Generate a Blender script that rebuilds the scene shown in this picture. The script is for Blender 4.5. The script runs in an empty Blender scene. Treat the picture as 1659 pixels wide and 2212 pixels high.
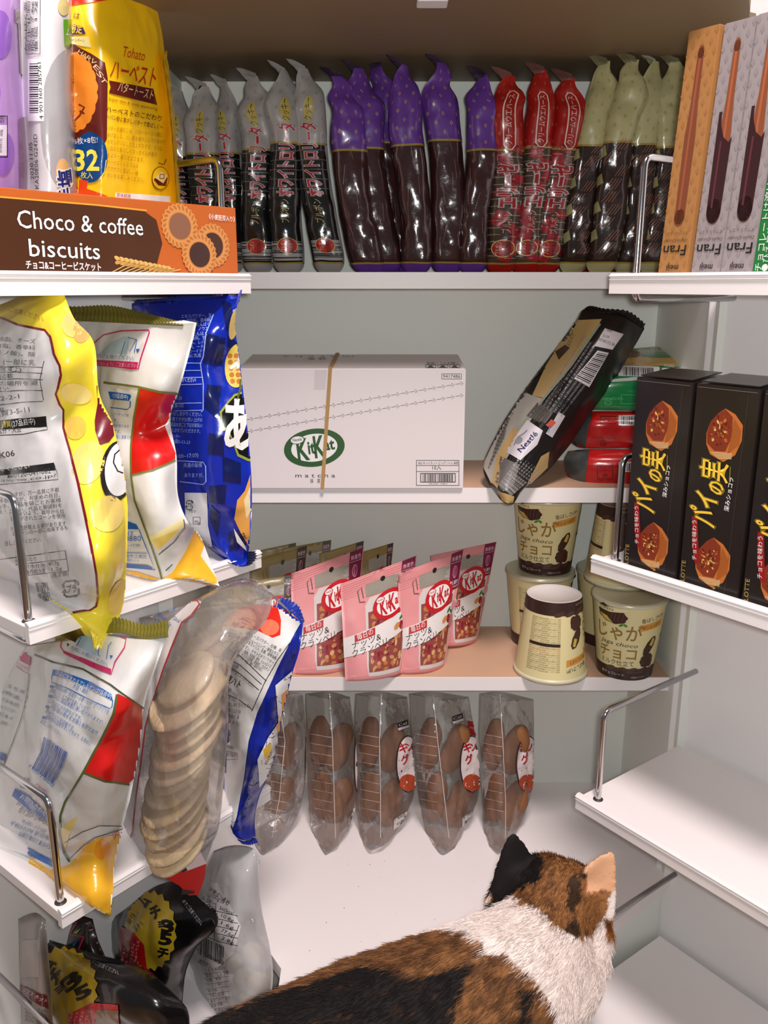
import bpy, bmesh, math, random
import numpy as np
from mathutils import Vector, Matrix, noise
from mathutils.bvhtree import BVHTree
SC = bpy.context.scene
COL = SC.collection
random.seed(7)
# ------------------------------------------------------------------ camera
FPX, CX, CY, TILT = 1850.0, 829.5, 1106.0, math.radians(14.86)
cd = bpy.data.cameras.new('camera'); cam = bpy.data.objects.new('camera', cd); COL.objects.link(cam)
cd.sensor_fit = 'VERTICAL'; cd.sensor_height = 36; cd.lens = FPX / 2212 * 36
cd.clip_start = 0.02
cam.rotation_euler = (math.pi / 2 - TILT, 0, 0)
SC.camera = cam
# ------------------------------------------------------------------ light
SC.view_settings.view_transform = 'Standard'
SC.view_settings.look = 'None'
SC.view_settings.gamma = 1
SC.view_settings.use_curve_mapping = False
SC.view_settings.exposure = 0.0
w = bpy.data.worlds.new('room_light'); SC.world = w; w.use_nodes = True
w.node_tree.nodes['Background'].inputs[0].default_value = (0.93, 0.96, 1.0, 1)
w.node_tree.nodes['Background'].inputs[1].default_value = 0.12
def lamp(name, kind, loc, power, size=0.1, col=(1, 1, 1), aim=None):
    l = bpy.data.lights.new(name, kind); l.energy = power; l.color = col
    if kind == 'AREA': l.shape = 'DISK'; l.size = size
    else: l.shadow_soft_size = size
    o = bpy.data.objects.new(name, l); COL.objects.link(o); o.location = loc
    if aim: o.rotation_euler = (Vector(aim) - Vector(loc)).to_track_quat('-Z', 'Y').to_euler()
    return o
lamp('ceiling_lamp', 'AREA', (0.2, 0.03, 1.45), 41, 0.4, (1, 0.87, 0.85), aim=(0, 0.55, -0.6))
lamp('phone_flash', 'POINT', (0.015, -0.01, 0.012), 15, 0.012, (1, 1, .97))
# ------------------------------------------------------------------ helpers
def ray(px, py):
    u = (px - CX) / FPX; a = (py - CY) / FPX
    return Vector((u, math.cos(TILT) - a * math.sin(TILT), -math.sin(TILT) - a * math.cos(TILT)))
def P(px, py, y):
    r = ray(px, py); return r * (y / r.y)
def PZ(px, py, z):
    r = ray(px, py); return r * (z / r.z)
# door-rack frames: s along the door from the hinge end, t from the lip to the door
RO, RS, RT = Vector((.2235, .8765, 0)), Vector((.597, -.802, 0)), Vector((.802, .597, 0))
LO, LS, LT = Vector((-.135, .893, 0)), Vector((-.63, -.777, 0)), Vector((-.777, .63, 0))
def RR(s, t, z): return RO + RS * s + RT * t + Vector((0, 0, z))
def LL(s, t, z): return LO + LS * s + LT * t + Vector((0, 0, z))
def LP(px, py, s):            # ray against the upright plane s = const of the left rack
    r = ray(px, py); return r * ((LO + LS * s).dot(LS) / r.dot(LS))
def LT_(px, py, t):           # ray against the upright plane t = const of the left rack
    r = ray(px, py); return r * ((LO + LT * t).dot(LT) / r.dot(LT))
def lin(c):
    c = c / 255.0
    return c / 12.92 if c <= .04045 else ((c + .055) / 1.055) ** 2.4
MATS = {}
def M(col, rough=.45, metal=0, coat=0, alpha=None, bump=0, bs=60, spec=.5, var=0, vs=8):
    key = (tuple(col), rough, metal, coat, alpha, bump, bs, spec, var, vs)
    if key in MATS: return MATS[key]
    m = bpy.data.materials.new('m%03d' % len(MATS)); m.use_nodes = True
    nt = m.node_tree; b = nt.nodes['Principled BSDF']
    rgb = (lin(col[0]), lin(col[1]), lin(col[2]), 1)
    b.inputs['Base Color'].default_value = rgb
    b.inputs['Roughness'].default_value = rough
    b.inputs['Metallic'].default_value = metal
    b.inputs['Coat Weight'].default_value = coat
    b.inputs['Coat Roughness'].default_value = .12
    b.inputs['Specular IOR Level'].default_value = spec
    m.diffuse_color = rgb
    if bump or var:
        tc = nt.nodes.new('ShaderNodeTexCoord'); nz = nt.nodes.new('ShaderNodeTexNoise')
        nt.links.new(tc.outputs['Object'], nz.inputs['Vector'])
    if var:
        nz.inputs['Scale'].default_value = vs; nz.inputs['Detail'].default_value = 5
        mx = nt.nodes.new('ShaderNodeMix'); mx.data_type = 'RGBA'
        mx.inputs['A'].default_value = tuple(v * (1 - var) for v in rgb[:3]) + (1,)
        mx.inputs['B'].default_value = tuple(min(1, v * (1 + var)) for v in rgb[:3]) + (1,)
        nt.links.new(nz.outputs['Fac'], mx.inputs['Factor']); nt.links.new(mx.outputs['Result'], b.inputs['Base Color'])
    if bump:
        n2 = nt.nodes.new('ShaderNodeTexNoise'); n2.inputs['Scale'].default_value = bs; n2.inputs['Detail'].default_value = 3
        nt.links.new(tc.outputs['Object'], n2.inputs['Vector'])
        bp = nt.nodes.new('ShaderNodeBump'); bp.inputs['Strength'].default_value = bump; bp.inputs['Distance'].default_value = .002
        nt.links.new(n2.outputs['Fac'], bp.inputs['Height']); nt.links.new(bp.outputs['Normal'], b.inputs['Normal'])
    MATS[key] = m
    return m
def clear_mat(name, tint=(.96, .96, .97), milk=0.0, refl=.09, rough=.13, bump=.5, bs=45):
    m = bpy.data.materials.new(name); m.use_nodes = True; nt = m.node_tree; nt.nodes.clear()
    o = nt.nodes.new('ShaderNodeOutputMaterial'); tr = nt.nodes.new('ShaderNodeBsdfTransparent'); gl = nt.nodes.new('ShaderNodeBsdfGlossy')
    tr.inputs[0].default_value = (*tint, 1); gl.inputs['Roughness'].default_value = rough
    gl.inputs[0].default_value = (.95, .95, .97, 1)
    fr = nt.nodes.new('ShaderNodeFresnel'); fr.inputs[0].default_value = 1.4
    ad = nt.nodes.new('ShaderNodeMath'); ad.operation = 'MULTIPLY_ADD'; ad.use_clamp = True; ad.inputs[1].default_value = .55; ad.inputs[2].default_value = refl
    mx = nt.nodes.new('ShaderNodeMixShader'); nt.links.new(fr.outputs[0], ad.inputs[0]); nt.links.new(ad.outputs[0], mx.inputs[0])
    base = tr.outputs[0]
    if milk:
        df = nt.nodes.new('ShaderNodeBsdfDiffuse'); df.inputs[0].default_value = (.85, .85, .86, 1)
        m2 = nt.nodes.new('ShaderNodeMixShader'); m2.inputs[0].default_value = milk
        nt.links.new(tr.outputs[0], m2.inputs[1]); nt.links.new(df.outputs[0], m2.inputs[2]); base = m2.outputs[0]
    nt.links.new(base, mx.inputs[1]); nt.links.new(gl.outputs[0], mx.inputs[2])
    tc = nt.nodes.new('ShaderNodeTexCoord'); nz = nt.nodes.new('ShaderNodeTexNoise'); nz.inputs['Scale'].default_value = bs; nz.inputs['Detail'].default_value = 3
    bp = nt.nodes.new('ShaderNodeBump'); bp.inputs['Strength'].default_value = bump; bp.inputs['Distance'].default_value = .004
    nt.links.new(tc.outputs['Object'], nz.inputs['Vector']); nt.links.new(nz.outputs['Fac'], bp.inputs['Height'])
    nt.links.new(bp.outputs['Normal'], gl.inputs['Normal']); nt.links.new(bp.outputs['Normal'], fr.inputs['Normal'])
    nt.links.new(mx.outputs[0], o.inputs[0]); m.diffuse_color = (.8, .8, .8, .3)
    return m
def tag(o, label=None, cat=None, group=None, kind=None):
    for k, v in (('label', label), ('category', cat), ('group', group), ('kind', kind)):
        if v: o[k] = v
    return o
def thing(name, label, cat, base=(0, 0, 0), group=None, kind=None):
    o = bpy.data.objects.new(name, None); COL.objects.link(o); o.empty_display_size = .02
    o.location = base; return tag(o, label, cat, group, kind)
def origin(root):
    v = Vector((0, 0, 0))
    while root is not None: v += root.location; root = root.parent
    return v
def obj(name, verts, faces, mats, parent=None, smooth=False, midx=None, base=None):
    """verts are in world space; they are stored relative to the parent (or base)"""
    me = bpy.data.meshes.new(name)
    off = np.array(origin(parent)) if parent else np.array(base if base is not None else (0, 0, 0), float)
    V = np.array([tuple(v) for v in verts], float).reshape(-1, 3) - off
    me.from_pydata(V.tolist(), [], [tuple(int(i) for i in f) for f in faces])
    for m in (mats if isinstance(mats, (list, tuple)) else [mats]): me.materials.append(m)
    if midx is not None: me.polygons.foreach_set('material_index', midx)
    if smooth: me.polygons.foreach_set('use_smooth', [True] * len(me.polygons))
    me.update()
    o = bpy.data.objects.new(name, me); COL.objects.link(o); o.parent = parent
    if parent is None and base is not None: o.location = base
    return o
def from_bm(name, bm, mats, parent=None, smooth=False, base=None):
    bm.verts.index_update()
    V = [v.co[:] for v in bm.verts]; F = [[v.index for v in f.verts] for f in bm.faces]; mi = [f.material_index for f in bm.faces]
    bm.free(); return obj(name, V, F, mats, parent, smooth, mi, base)
def box_bm(bm, c, ex, ey, ez, bevel=0, mi=0):
    """box with centre c and half-axis vectors"""
    c, ex, ey, ez = map(Vector, (c, ex, ey, ez))
    vs = [bm.verts.new(c + ex * a + ey * b + ez * d) for a in (-1, 1) for b in (-1, 1) for d in (-1, 1)]
    fs = [bm.faces.new([vs[i] for i in q]) for q in ((0, 1, 3, 2), (4, 6, 7, 5), (0, 4, 5, 1), (2, 3, 7, 6), (0, 2, 6, 4), (1, 5, 7, 3))]
    for f in fs: f.material_index = mi
    if bevel:
        es = list({e for f in fs for e in f.edges}); r = bmesh.ops.bevel(bm, geom=es, offset=bevel, segments=2, affect='EDGES', profile=.6)
        for f in r['faces']: f.material_index = mi
    bmesh.ops.recalc_face_normals(bm, faces=bm.faces[:])
def box(name, c, ex, ey, ez, mat, parent=None, bevel=0, base=None, smooth=False):
    bm = bmesh.new(); box_bm(bm, c, ex, ey, ez, bevel); return from_bm(name, bm, mat, parent, smooth, base)
def aabox(name, x0, x1, y0, y1, z0, z1, mat, parent=None, bevel=0, base=None):
    return box(name, ((x0 + x1) / 2, (y0 + y1) / 2, (z0 + z1) / 2), ((x1 - x0) / 2, 0, 0), (0, (y1 - y0) / 2, 0), (0, 0, (z1 - z0) / 2), mat, parent, bevel, base)
def prism(name, pts, z0, z1, mat, parent=None, base=None):
    n = len(pts); V = [(x, y, z0) for x, y in pts] + [(x, y, z1) for x, y in pts]
    F = [tuple(range(n))[::-1], tuple(range(n, 2 * n))] + [(i, (i + 1) % n, n + (i + 1) % n, n + i) for i in range(n)]
    return obj(name, V, F, mat, parent, base=base)
def tube_geo(path, r, seg=10, closed=False):
    path = [Vector(p) for p in path]; V, F = [], []; n = len(path); prev = None
    for i, p in enumerate(path):
        t = (path[min(i + 1, n - 1)] - path[max(i - 1, 0)]).normalized()
        if prev is None:
            a = Vector((0, 0, 1)) if abs(t.z) < .9 else Vector((1, 0, 0)); u = t.cross(a).normalized()
        else: u = (prev - t * prev.dot(t)).normalized()
        prev = u; v = t.cross(u); rr = r[i] if isinstance(r, (list, tuple)) else r
        V += [p + (u * math.cos(k * 2 * math.pi / seg) + v * math.sin(k * 2 * math.pi / seg)) * rr for k in range(seg)]
    for i in range(n - 1):
        for k in range(seg):
            k2 = (k + 1) % seg; F.append((i * seg + k, i * seg + k2, (i + 1) * seg + k2, (i + 1) * seg + k))
    F.append(tuple(range(seg))[::-1]); F.append(tuple(range((n - 1) * seg, n * seg)))
    return V, F
def tube(name, path, r, mat, parent=None, seg=10, base=None):
    V, F = tube_geo(path, r, seg); return obj(name, V, F, mat, parent, True, base=base)
def arc_path(corners, rad, n=6):
    """polyline with rounded corners"""
    c = [Vector(p) for p in corners]; out = [c[0]]
    for i in range(1, len(c) - 1):
        a = (c[i - 1] - c[i]).normalized(); b = (c[i + 1] - c[i]).normalized()
        p0, p1 = c[i] + a * rad, c[i] + b * rad
        for k in range(n + 1):
            t = k / n; out.append(p0 * (1 - t) ** 2 + c[i] * 2 * t * (1 - t) + p1 * t * t)
    return out + [c[-1]]
def copy_tree(o, parent=None):
    c = o.copy(); COL.objects.link(c); c.parent = parent
    for ch in list(o.children): copy_tree(ch, c)
    return c
# ------------------------------------------------------------------ the pantry
WHITE = M((240, 234, 234), .42, var=.03, vs=5)
WALLM = M((234, 237, 231), .5, var=.02, vs=3)
DOORM = M((238, 236, 236), .45, var=.02, vs=4)
TAN = M((204, 166, 138), .5, var=.05, vs=12)
CHROME = M((205, 205, 208), .16, 1)
XL, XR, YB, YF = -.263, .379, 1.218, .99
ZF, ZC, ZG = -.772, .255, -.92
def structure(o): return tag(o, kind='structure')
structure(aabox('wall_back', XL - .02, XR + .02, YB, YB + .012, ZF - .02, ZC + .02, WALLM))
structure(aabox('wall_left', XL - .018, XL, YF + .012, YB, ZF, ZC, WALLM))
structure(aabox('wall_right', XR, XR + .018, YF + .004, YB, ZF, ZC, WALLM))
structure(prism('ceiling', [(XL - .018, YB), (XL - .018, 1.0), (-.24, .80), (.30, .80), (.352, .92), (XR, .99), (XR + .018, 1.0), (XR + .018, YB)], ZC, ZC + .018, M((130, 110, 82), .55, var=.06, vs=10)))
structure(prism('floor', [(XL - .018, YB), (XL - .018, 1.0), (-.2, .95), (-.12, .83), (-.12, .80), (.17, .80), (XR, .985), (XR + .018, 1.0), (XR + .018, YB)], ZF - .018, ZF, WHITE))
structure(prism('wall_plinth', [(XL, YB), (XL, 1.03), (-.12, .915), (-.11, .815), (.165, .815), (.21, .897), (XR, 1.0), (XR, YB)], ZG, ZF - .018, WALLM))
structure(aabox('floor_room', -2.2, 2.2, -2.2, 1.25, ZG - .02, ZG, M((150, 118, 88), .4, var=.12, vs=3)))
structure(box('wall_front_left', (-1.24, 1.05, .2), (.95, 0, 0), (0, .006, 0), (0, 0, 1.12), WALLM))
structure(box('wall_front_right', (1.36, 1.05, .2), (.95, 0, 0), (0, .006, 0), (0, 0, 1.12), WALLM))
for n, F_ in (('door_1', LL), ('door_2', RR)):
    c = F_(.16, .202, .06); a = F_(.34, .202, .06) - c; b = F_(.16, .212, .06) - c
    structure(box(n, c + b, a, b, (0, 0, .95), DOORM, bevel=.002))
# catch on the ceiling, cut by the top of the picture
r = thing('cupboard_catch', 'small white catch screwed under the brown cupboard ceiling', 'catch', P(934, 0, .89))
box('body', P(934, -4, .888), (.0145, 0, 0), (0, .012, 0), (0, 0, .0055), M((235, 235, 238), .3), r, .002)
box('strike_plate', P(934, -9, .884) + Vector((0, .004, .004)), (.018, 0, 0), (0, .016, 0), (0, 0, .0015), M((205, 205, 210), .3, 1), r)
# shelf boards
for lab, zt, y0, x1 in (('top shelf board with white front edge carrying the upright stick packs', .0141, 1.042, XR), ('middle shelf board with tan surface under the white carton', -.2455, 1.042, XR),
                ('lower shelf board with tan surface carrying pink pouches and cups', -.5037, 1.042, XR)):
    r = thing('shelf_board', lab, 'shelf', ((XL + XR) / 2, 1.13, zt - .018), 'shelf boards in the pantry')
    aabox('panel', XL, x1, y0 + .0012, YB, zt - .0185, zt, TAN, r)
    aabox('edge_band', XL, x1 - .0005, y0 - .0006, y0 + .0012, zt - .0187, zt + .0002, WHITE, r)
# door racks
RAILR = .0035
def rack(F_, z, label, ends, L=.27):
    r = thing('door_rack', label, 'rack', F_(L / 2, .1, z - .012), 'white racks on the open doors')
    S_ = F_(1, 0, 0) - F_(0, 0, 0); T_ = F_(0, 1, 0) - F_(0, 0, 0); up = Vector((0, 0, 1))
    c = F_(L / 2, .1, z - .006)
    box('board', c, S_ * (L / 2 - .001), T_ * .095, up * .006, WHITE, r, .0008)
    # lip: extruded profile with two ridges
    prof = [(.006, -.0145), (-.001, -.0145), (-.001, -.002), (-.0025, -.0012), (-.001, -.0003), (-.001, .0012), (-.003, .0022), (-.001, .0035), (.0005, .0048), (.0045, .0048), (.0045, 0), (.006, 0)]
    V = [F_(s, t, z + h) for s in (0, L) for t, h in prof]; n = len(prof)
    obj('lip', V, [tuple(range(n)), tuple(range(n, 2 * n))[::-1]] + [(i, n + i, n + (i + 1) % n, (i + 1) % n) for i in range(n)], WHITE, r)
    for s in ends:
        g = tube('rail', arc_path([F_(s, .19, z + .112), F_(s, .0165, z + .112), F_(s, .0165, z - .02), F_(s, .19, z - .02)], .011), RAILR, CHROME, r, 12)
        V = []; 
        tube('rail_hole', [F_(s, .0165, z - .0004), F_(s, .0165, z + .0006)], .0058, M((60, 55, 52), .5), r, 14)
    return r
ZR = [.006, -.285, -.575, -.868]
rl = ('at eye level', 'second from the top', 'third from the top', 'lowest')
RIGHT_RACKS = [rack(RR, z, l, (.018, .260)) for z, l in zip(ZR, ('white door rack at eye level under the tall stick boxes', 'white door rack holding the black chocolate boxes', 'empty white door rack above the cat', 'lowest empty white door rack at the bottom right'))]
LEFT_RACKS = [rack(LL, z, l, (.018, .260)) for z, l in zip(ZR, ('white door rack under the orange biscuit box', 'white door rack holding the yellow, white and blue snack bags', 'white door rack under the bag of round crackers', 'lowest door rack on the left, under the black bags'))]
# ------------------------------------------------------------------ bags and printing
def crm(K, n):
    """catmull-rom resample of control points K (k x ...) to n samples"""
    K = np.asarray(K, float); k = len(K)
    if k == 2:
        t = np.linspace(0, 1, n).reshape((-1,) + (1,) * (K.ndim - 1)); return K[0] * (1 - t) + K[1] * t
    E_ = np.concatenate([[2 * K[0] - K[1]], K, [2 * K[-1] - K[-2]]])
    x = np.linspace(0, k - 1, n); i = np.minimum(x.astype(int), k - 2); t = (x - i).reshape((-1,) + (1,) * (K.ndim - 1))
    a, b, c, d = E_[i], E_[i + 1], E_[i + 2], E_[i + 3]
    return .5 * (2 * b + (c - a) * t + (2 * a - 5 * b + 4 * c - d) * t * t + (3 * b - a - 3 * c + d) * t ** 3)
def even(A, n):
    """resample the first axis to n rows evenly spaced along its mean length"""
    d = np.linalg.norm(np.diff(A, axis=0), axis=2).mean(1); c = np.concatenate([[0], np.cumsum(d)]); x = np.linspace(0, c[-1], n)
    i = np.clip(np.searchsorted(c, x) - 1, 0, len(c) - 2); t = ((x - c[i]) / np.maximum(c[i + 1] - c[i], 1e-12))[:, None, None]
    return A[i] * (1 - t) + A[i + 1] * t
def ridged(p, f, seed):
    v = Vector((p[0] * f + seed * 7.3, p[1] * f + seed * 3.1, p[2] * f - seed * 5.7))
    return (1 - 2 * abs(noise.noise(v))) * .6 + (1 - 2 * abs(noise.noise(v * 2.3))) * .3
def fold(p, f, sv):
    """sharp creases between flat facets"""
    q = Vector((p.x * f * .55, p.y * f * .55, p.z * f * .38)) + sv
    q += noise.noise_vector(p * f * .4) * .35
    d = noise.voronoi(q)[0]; k = d[1] - d[0]
    return min(k, .55) * 2.2 - .6
def grid_normals(G):
    du = np.gradient(G, axis=1); dv = np.gradient(G, axis=0); N = np.cross(du, dv)
    N /= np.maximum(np.linalg.norm(N, axis=2, keepdims=True), 1e-9); return N
class Sheet:
    """front skin of a bag: rows of control points from top to bottom, columns left to right"""
    def __init__(s, rows, nr=40, nc=30, wr=.0015, f=28, seed=1, facing=None, crease=1.0):
        C = np.array([[tuple(p) for p in r] for r in rows], float)
        G = even(crm(C, nr * 4), nr); G = np.swapaxes(even(crm(np.swapaxes(G, 0, 1), nc * 4), nc), 0, 1)
        N = grid_normals(G)
        fc = np.array(facing if facing is not None else -G.mean((0, 1)))
        s.flip = (N.reshape(-1, 3) @ fc).mean() < 0
        if s.flip: N = -N
        if wr:
            sv = Vector((seed * 3.7, seed * 1.3, 0))
            for i in range(nr):
                for j in range(nc):
                    e = min(1, 6 * min(j / (nc - 1), 1 - j / (nc - 1)) + .25) * min(1, 8 * min(i / (nr - 1), 1 - i / (nr - 1)) + .25)
                    G[i, j] += N[i, j] * wr * e * (.7 * ridged(G[i, j], f, seed) + .8 * noise.noise(Vector(G[i, j]) * f * .35 + Vector((seed, 0, 0))) + crease * fold(Vector(G[i, j]), f, sv))
            N = grid_normals(G) * (-1 if s.flip else 1)
        s.G, s.N, s.nr, s.nc = G, N, nr, nc
    def closed(s, k=.8, push=0.0):
        """verts and faces of the front skin plus a mirrored back skin"""
        G = s.G; nr, nc = s.nr, s.nc
        w = np.linspace(0, 1, nc)[None, :, None]
        chord = G[:, :1] * (1 - w) + G[:, -1:] * w
        back = chord - (G - chord) * k
        e = (np.sin(np.pi * np.linspace(0, 1, nc))[None, :, None]) * (np.sin(np.pi * np.clip(np.linspace(0, 1, nr), .0, 1))[:, None, None] ** .5)
        back = back - s.N.mean((0, 1)) * push * e
        V = np.concatenate([G.reshape(-1, 3), back.reshape(-1, 3)]); o = nr * nc; F = []
        for i in range(nr - 1):
            for j in range(nc - 1):
                a = i * nc + j; q = (a, a + nc, a + nc + 1, a + 1)
                F.append(q); F.append(tuple(o + x for x in q[::-1]))
            a = i * nc; F.append((a, o + a, o + a + nc, a + nc)); a += nc - 1; F.append((a, a + nc, o + a + nc, o + a))
        for j in range(nc - 1):
            F.append((j, j + 1, o + j + 1, o + j)); a = (nr - 1) * nc + j; F.append((a, o + a, o + a + 1, a + 1))
        if not s.flip: F = [f[::-1] for f in F]
        return V, F
    def mapper(s, W=1.0, H=1.0):
        """print coordinates: x 0..W to the right, y 0..H upwards"""
        def f(xy, off):
            x = np.clip(xy[:, 0] / W, 0, 1) * (s.nc - 1); y = np.clip(1 - xy[:, 1] / H, 0, 1) * (s.nr - 1)
            j = np.minimum(x.astype(int), s.nc - 2); i = np.minimum(y.astype(int), s.nr - 2); a = (x - j)[:, None]; b = (y - i)[:, None]
            def bl(A): return (A[i, j] * (1 - a) + A[i, j + 1] * a) * (1 - b) + (A[i + 1, j] * (1 - a) + A[i + 1, j + 1] * a) * b
            return bl(s.G) + bl(s.N) * off, np.ones(len(xy), bool)
        return f
def flat(o, ex, ey, n=None):
    o, ex, ey = Vector(o), Vector(ex), Vector(ey); n = Vector(n) if n is not None else ex.cross(ey).normalized()
    O, X, Y, N = map(np.array, (o, ex, ey, n))
    def f(xy, off): return O + xy[:, :1] * X + xy[:, 1:] * Y + N * off, np.ones(len(xy), bool)
    return f
def cast(V, F):
    """measure a print from the photograph: pixels are carried on to the skin of the thing they lie on"""
    bvh = BVHTree.FromPolygons([tuple(v) for v in V], [tuple(f) for f in F]); dm = float(np.array([v[1] for v in V]).mean())
    def f(xy, off):
        out = np.zeros((len(xy), 3)); ok = np.zeros(len(xy), bool); snap = np.zeros(len(xy), bool)
        for k in range(len(xy)):
            d = ray(xy[k, 0], xy[k, 1]).normalized(); h = bvh.ray_cast(Vector((0, 0, 0)), d)
            if h[0] is not None and h[3] < 3:
                n = h[1] if h[1].dot(d) < 0 else -h[1]
                out[k] = h[0] + n * off; ok[k] = True
            else:                      # just past the outline: draw the print in to the edge
                q = bvh.find_nearest(d * dm / max(d.y, .2))
                for _ in range(4): q = bvh.find_nearest(d * q[0].dot(d))
                if q[0] is not None and (q[0] - d * q[0].dot(d)).length < .0055:
                    n = q[1] if q[1].dot(d) < 0 else -q[1]; out[k] = q[0] + n * off; snap[k] = True
        f.snap = snap
        ok |= snap
        return out, ok
    return f
_G = {}
_fc = bpy.data.curves.new('glyphs', 'FONT'); _fo = bpy.data.objects.new('glyphs', _fc)
def glyph(t, bold=0.0, res=2):
    k = (t, bold, res)
    if k not in _G:
        _fc.body = t; _fc.size = 1; _fc.resolution_u = res; _fc.offset = bold
        me = _fo.to_mesh(); V = np.array([v.co[:2] for v in me.vertices], float).reshape(-1, 2); F = [tuple(p.vertices) for p in me.polygons]
        _fo.to_mesh_clear(); _G[k] = (V, F)
    return _G[k]
class Deco:
    """flat print gathered by colour, cut on a grid and carried on to a surface"""
    def __init__(s, fmap, down=False, cell=None, rough=.4, metal=0, coat=0, lift=.0007, step=.00016, spec=.5):
        s.f, s.dn, s.cell, s.k, s.d = fmap, -1 if down else 1, cell, (rough, metal, coat, spec), {}
        s.lift, s.step = lift, step
    def add(s, V, F, col, lv):
        V = np.asarray(V, float); d = s.d.setdefault((tuple(col), lv), [[], [], 0]); d[0].append(V); d[1] += [tuple(i + d[2] for i in f) for f in F]; d[2] += len(V)
    def poly(s, pts, col, lv=0): s.add(pts, [tuple(range(len(pts)))], col, lv)
    def rect(s, x0, y0, x1, y1, col, lv=0): s.poly([(x0, y0), (x1, y0), (x1, y1), (x0, y1)], col, lv)
    def ell(s, cx, cy, rx, ry, col, lv=0, rot=0, n=28, wob=None):
        c, q = math.cos(rot), math.sin(rot); pts = []
        for i in range(n):
            a = i * 2 * math.pi / n; k = 1 if wob is None else wob(a); x, y = rx * k * math.cos(a), ry * k * math.sin(a)
            pts.append((cx + x * c - y * q, cy + x * q + y * c))
        s.add(pts + [(cx, cy)], [(i, (i + 1) % n, n) for i in range(n)], col, lv)
    def line(s, pts, wd, col, lv=0, closed=False):
        p = [Vector(q) for q in pts]
        if closed: p.append(p[0])
        V, F = [], []
        for i in range(len(p)):
            t = (p[min(i + 1, len(p) - 1)] - p[max(i - 1, 0)])
            if closed and i in (0, len(p) - 1): t = p[1] - p[-2]
            t = t.normalized(); n = Vector((-t.y, t.x)) * wd / 2; V += [p[i] + n, p[i] - n]
        for i in range(len(p) - 1): F.append((2 * i, 2 * i + 1, 2 * i + 3, 2 * i + 2))
        s.add([tuple(v) for v in V], F, col, lv)
    def frame(s, x0, y0, x1, y1, wd, col, lv=0):
        for a in ((x0, y0, x1, y0 + wd), (x0, y1 - wd, x1, y1), (x0, y0, x0 + wd, y1), (x1 - wd, y0, x1, y1)): s.rect(*a, col, lv)
    def quad(s, q, col, lv=0): s.poly(q, col, lv)
    def text(s, t, p0, p1, h, col, lv=1, bold=0.0, shear=0.0, up=None, out=None, ob=.03, arch=0.0):
        """run of text from p0 to p1 with letter height h"""
        V, F = glyph(t, bold)
        if not len(V): return
        p0, p1 = np.array(p0, float), np.array(p1, float); d = p1 - p0; L = np.linalg.norm(d)
        u = np.array(up, float) if up is not None else np.array((-d[1], d[0])) / L * h * s.dn
        x0, x1 = glyph(t, 0)[0][:, 0].min(), glyph(t, 0)[0][:, 0].max()
        def put(V, F, c, l):
            x = (V[:, 0] - x0) / (x1 - x0); y = V[:, 1] / .74
            X = x + shear * y * h / L
            s.add(p0 + X[:, None] * d + (y + arch * 4 * x * (1 - x))[:, None] * u, F, c, l)
        if out is not None:
            put(*glyph(t, bold + ob), out, lv); lv += 1
        put(V, F, col, lv)
    def para(s, lines, p0, p1, h, lead, col, lv=1, bold=0.0, wfun=None):
        """lines of small text stacked below each other; lead is the step vector"""
        p0, p1, lead = np.array(p0, float), np.array(p1, float), np.array(lead, float)
        mx = max(len(l) for l in lines)
        for i, l in enumerate(lines):
            if l: s.text(l, p0 + lead * i, p0 + lead * i + (p1 - p0) * len(l) / mx, h, col, lv, bold)
    def barcode(s, o, ex, ey, lv=1, n=30, col=(25, 22, 24), seed=3):
        R = random.Random(seed); o, ex, ey = (np.array(v, float) for v in (o, ex, ey)); x = .03
        while x < .97:
            wd = R.choice((.008, .012, .02, .028)); wd *= 30 / n
            s.poly([o + ex * x, o + ex * min(x + wd, .985), o + ex * min(x + wd, .985) + ey, o + ex * x + ey], col, lv); x += wd + R.choice((.009, .014, .022)) * 30 / n
    def build(s, name, parent, base=None):
        allV, allF, mi, mats, n0 = [], [], [], [], 0
        for (col, lv), (Vs, F, _) in sorted(s.d.items(), key=lambda k: k[0][1]):
            V = np.concatenate(Vs)
            if s.cell:
                bm = bmesh.new(); bv = [bm.verts.new((x, y, 0)) for x, y in V]
                for f in F:
                    try: bm.faces.new([bv[i] for i in f])
                    except ValueError: pass
                for ax in (0, 1):
                    a, b = V[:, ax].min(), V[:, ax].max(); k = math.ceil(a / s.cell) * s.cell
                    while k < b:
                        pc = [0, 0, 0]; pn = [0, 0, 0]; pc[ax] = k; pn[ax] = 1
                        bmesh.ops.bisect_plane(bm, geom=bm.verts[:] + bm.edges[:] + bm.faces[:], plane_co=pc, plane_no=pn, dist=s.cell * 1e-4); k += s.cell
                bm.verts.index_update(); V = np.array([v.co[:2] for v in bm.verts]); F = [[v.index for v in f.verts] for f in bm.faces]; bm.free()
            Q, ok = s.f(V, s.lift + s.step * lv)
            sn = getattr(s.f, 'snap', None)
            F = [f for f in F if all(ok[i] for i in f) and (sn is None or not all(sn[i] for i in f))]
            if not F: continue
            m = M(col, *s.k[:3], spec=s.k[3])
            if m not in mats: mats.append(m)
            allV.append(Q); allF += [tuple(i + n0 for i in f) for f in F]; mi += [mats.index(m)] * len(F); n0 += len(Q)
        if not allF: return None
        V = np.concatenate(allV); used = sorted({i for f in allF for i in f}); rm = {u: i for i, u in enumerate(used)}
        return obj(name, V[used], [tuple(rm[i] for i in f) for f in allF], mats, parent, True, mi, base)
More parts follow.
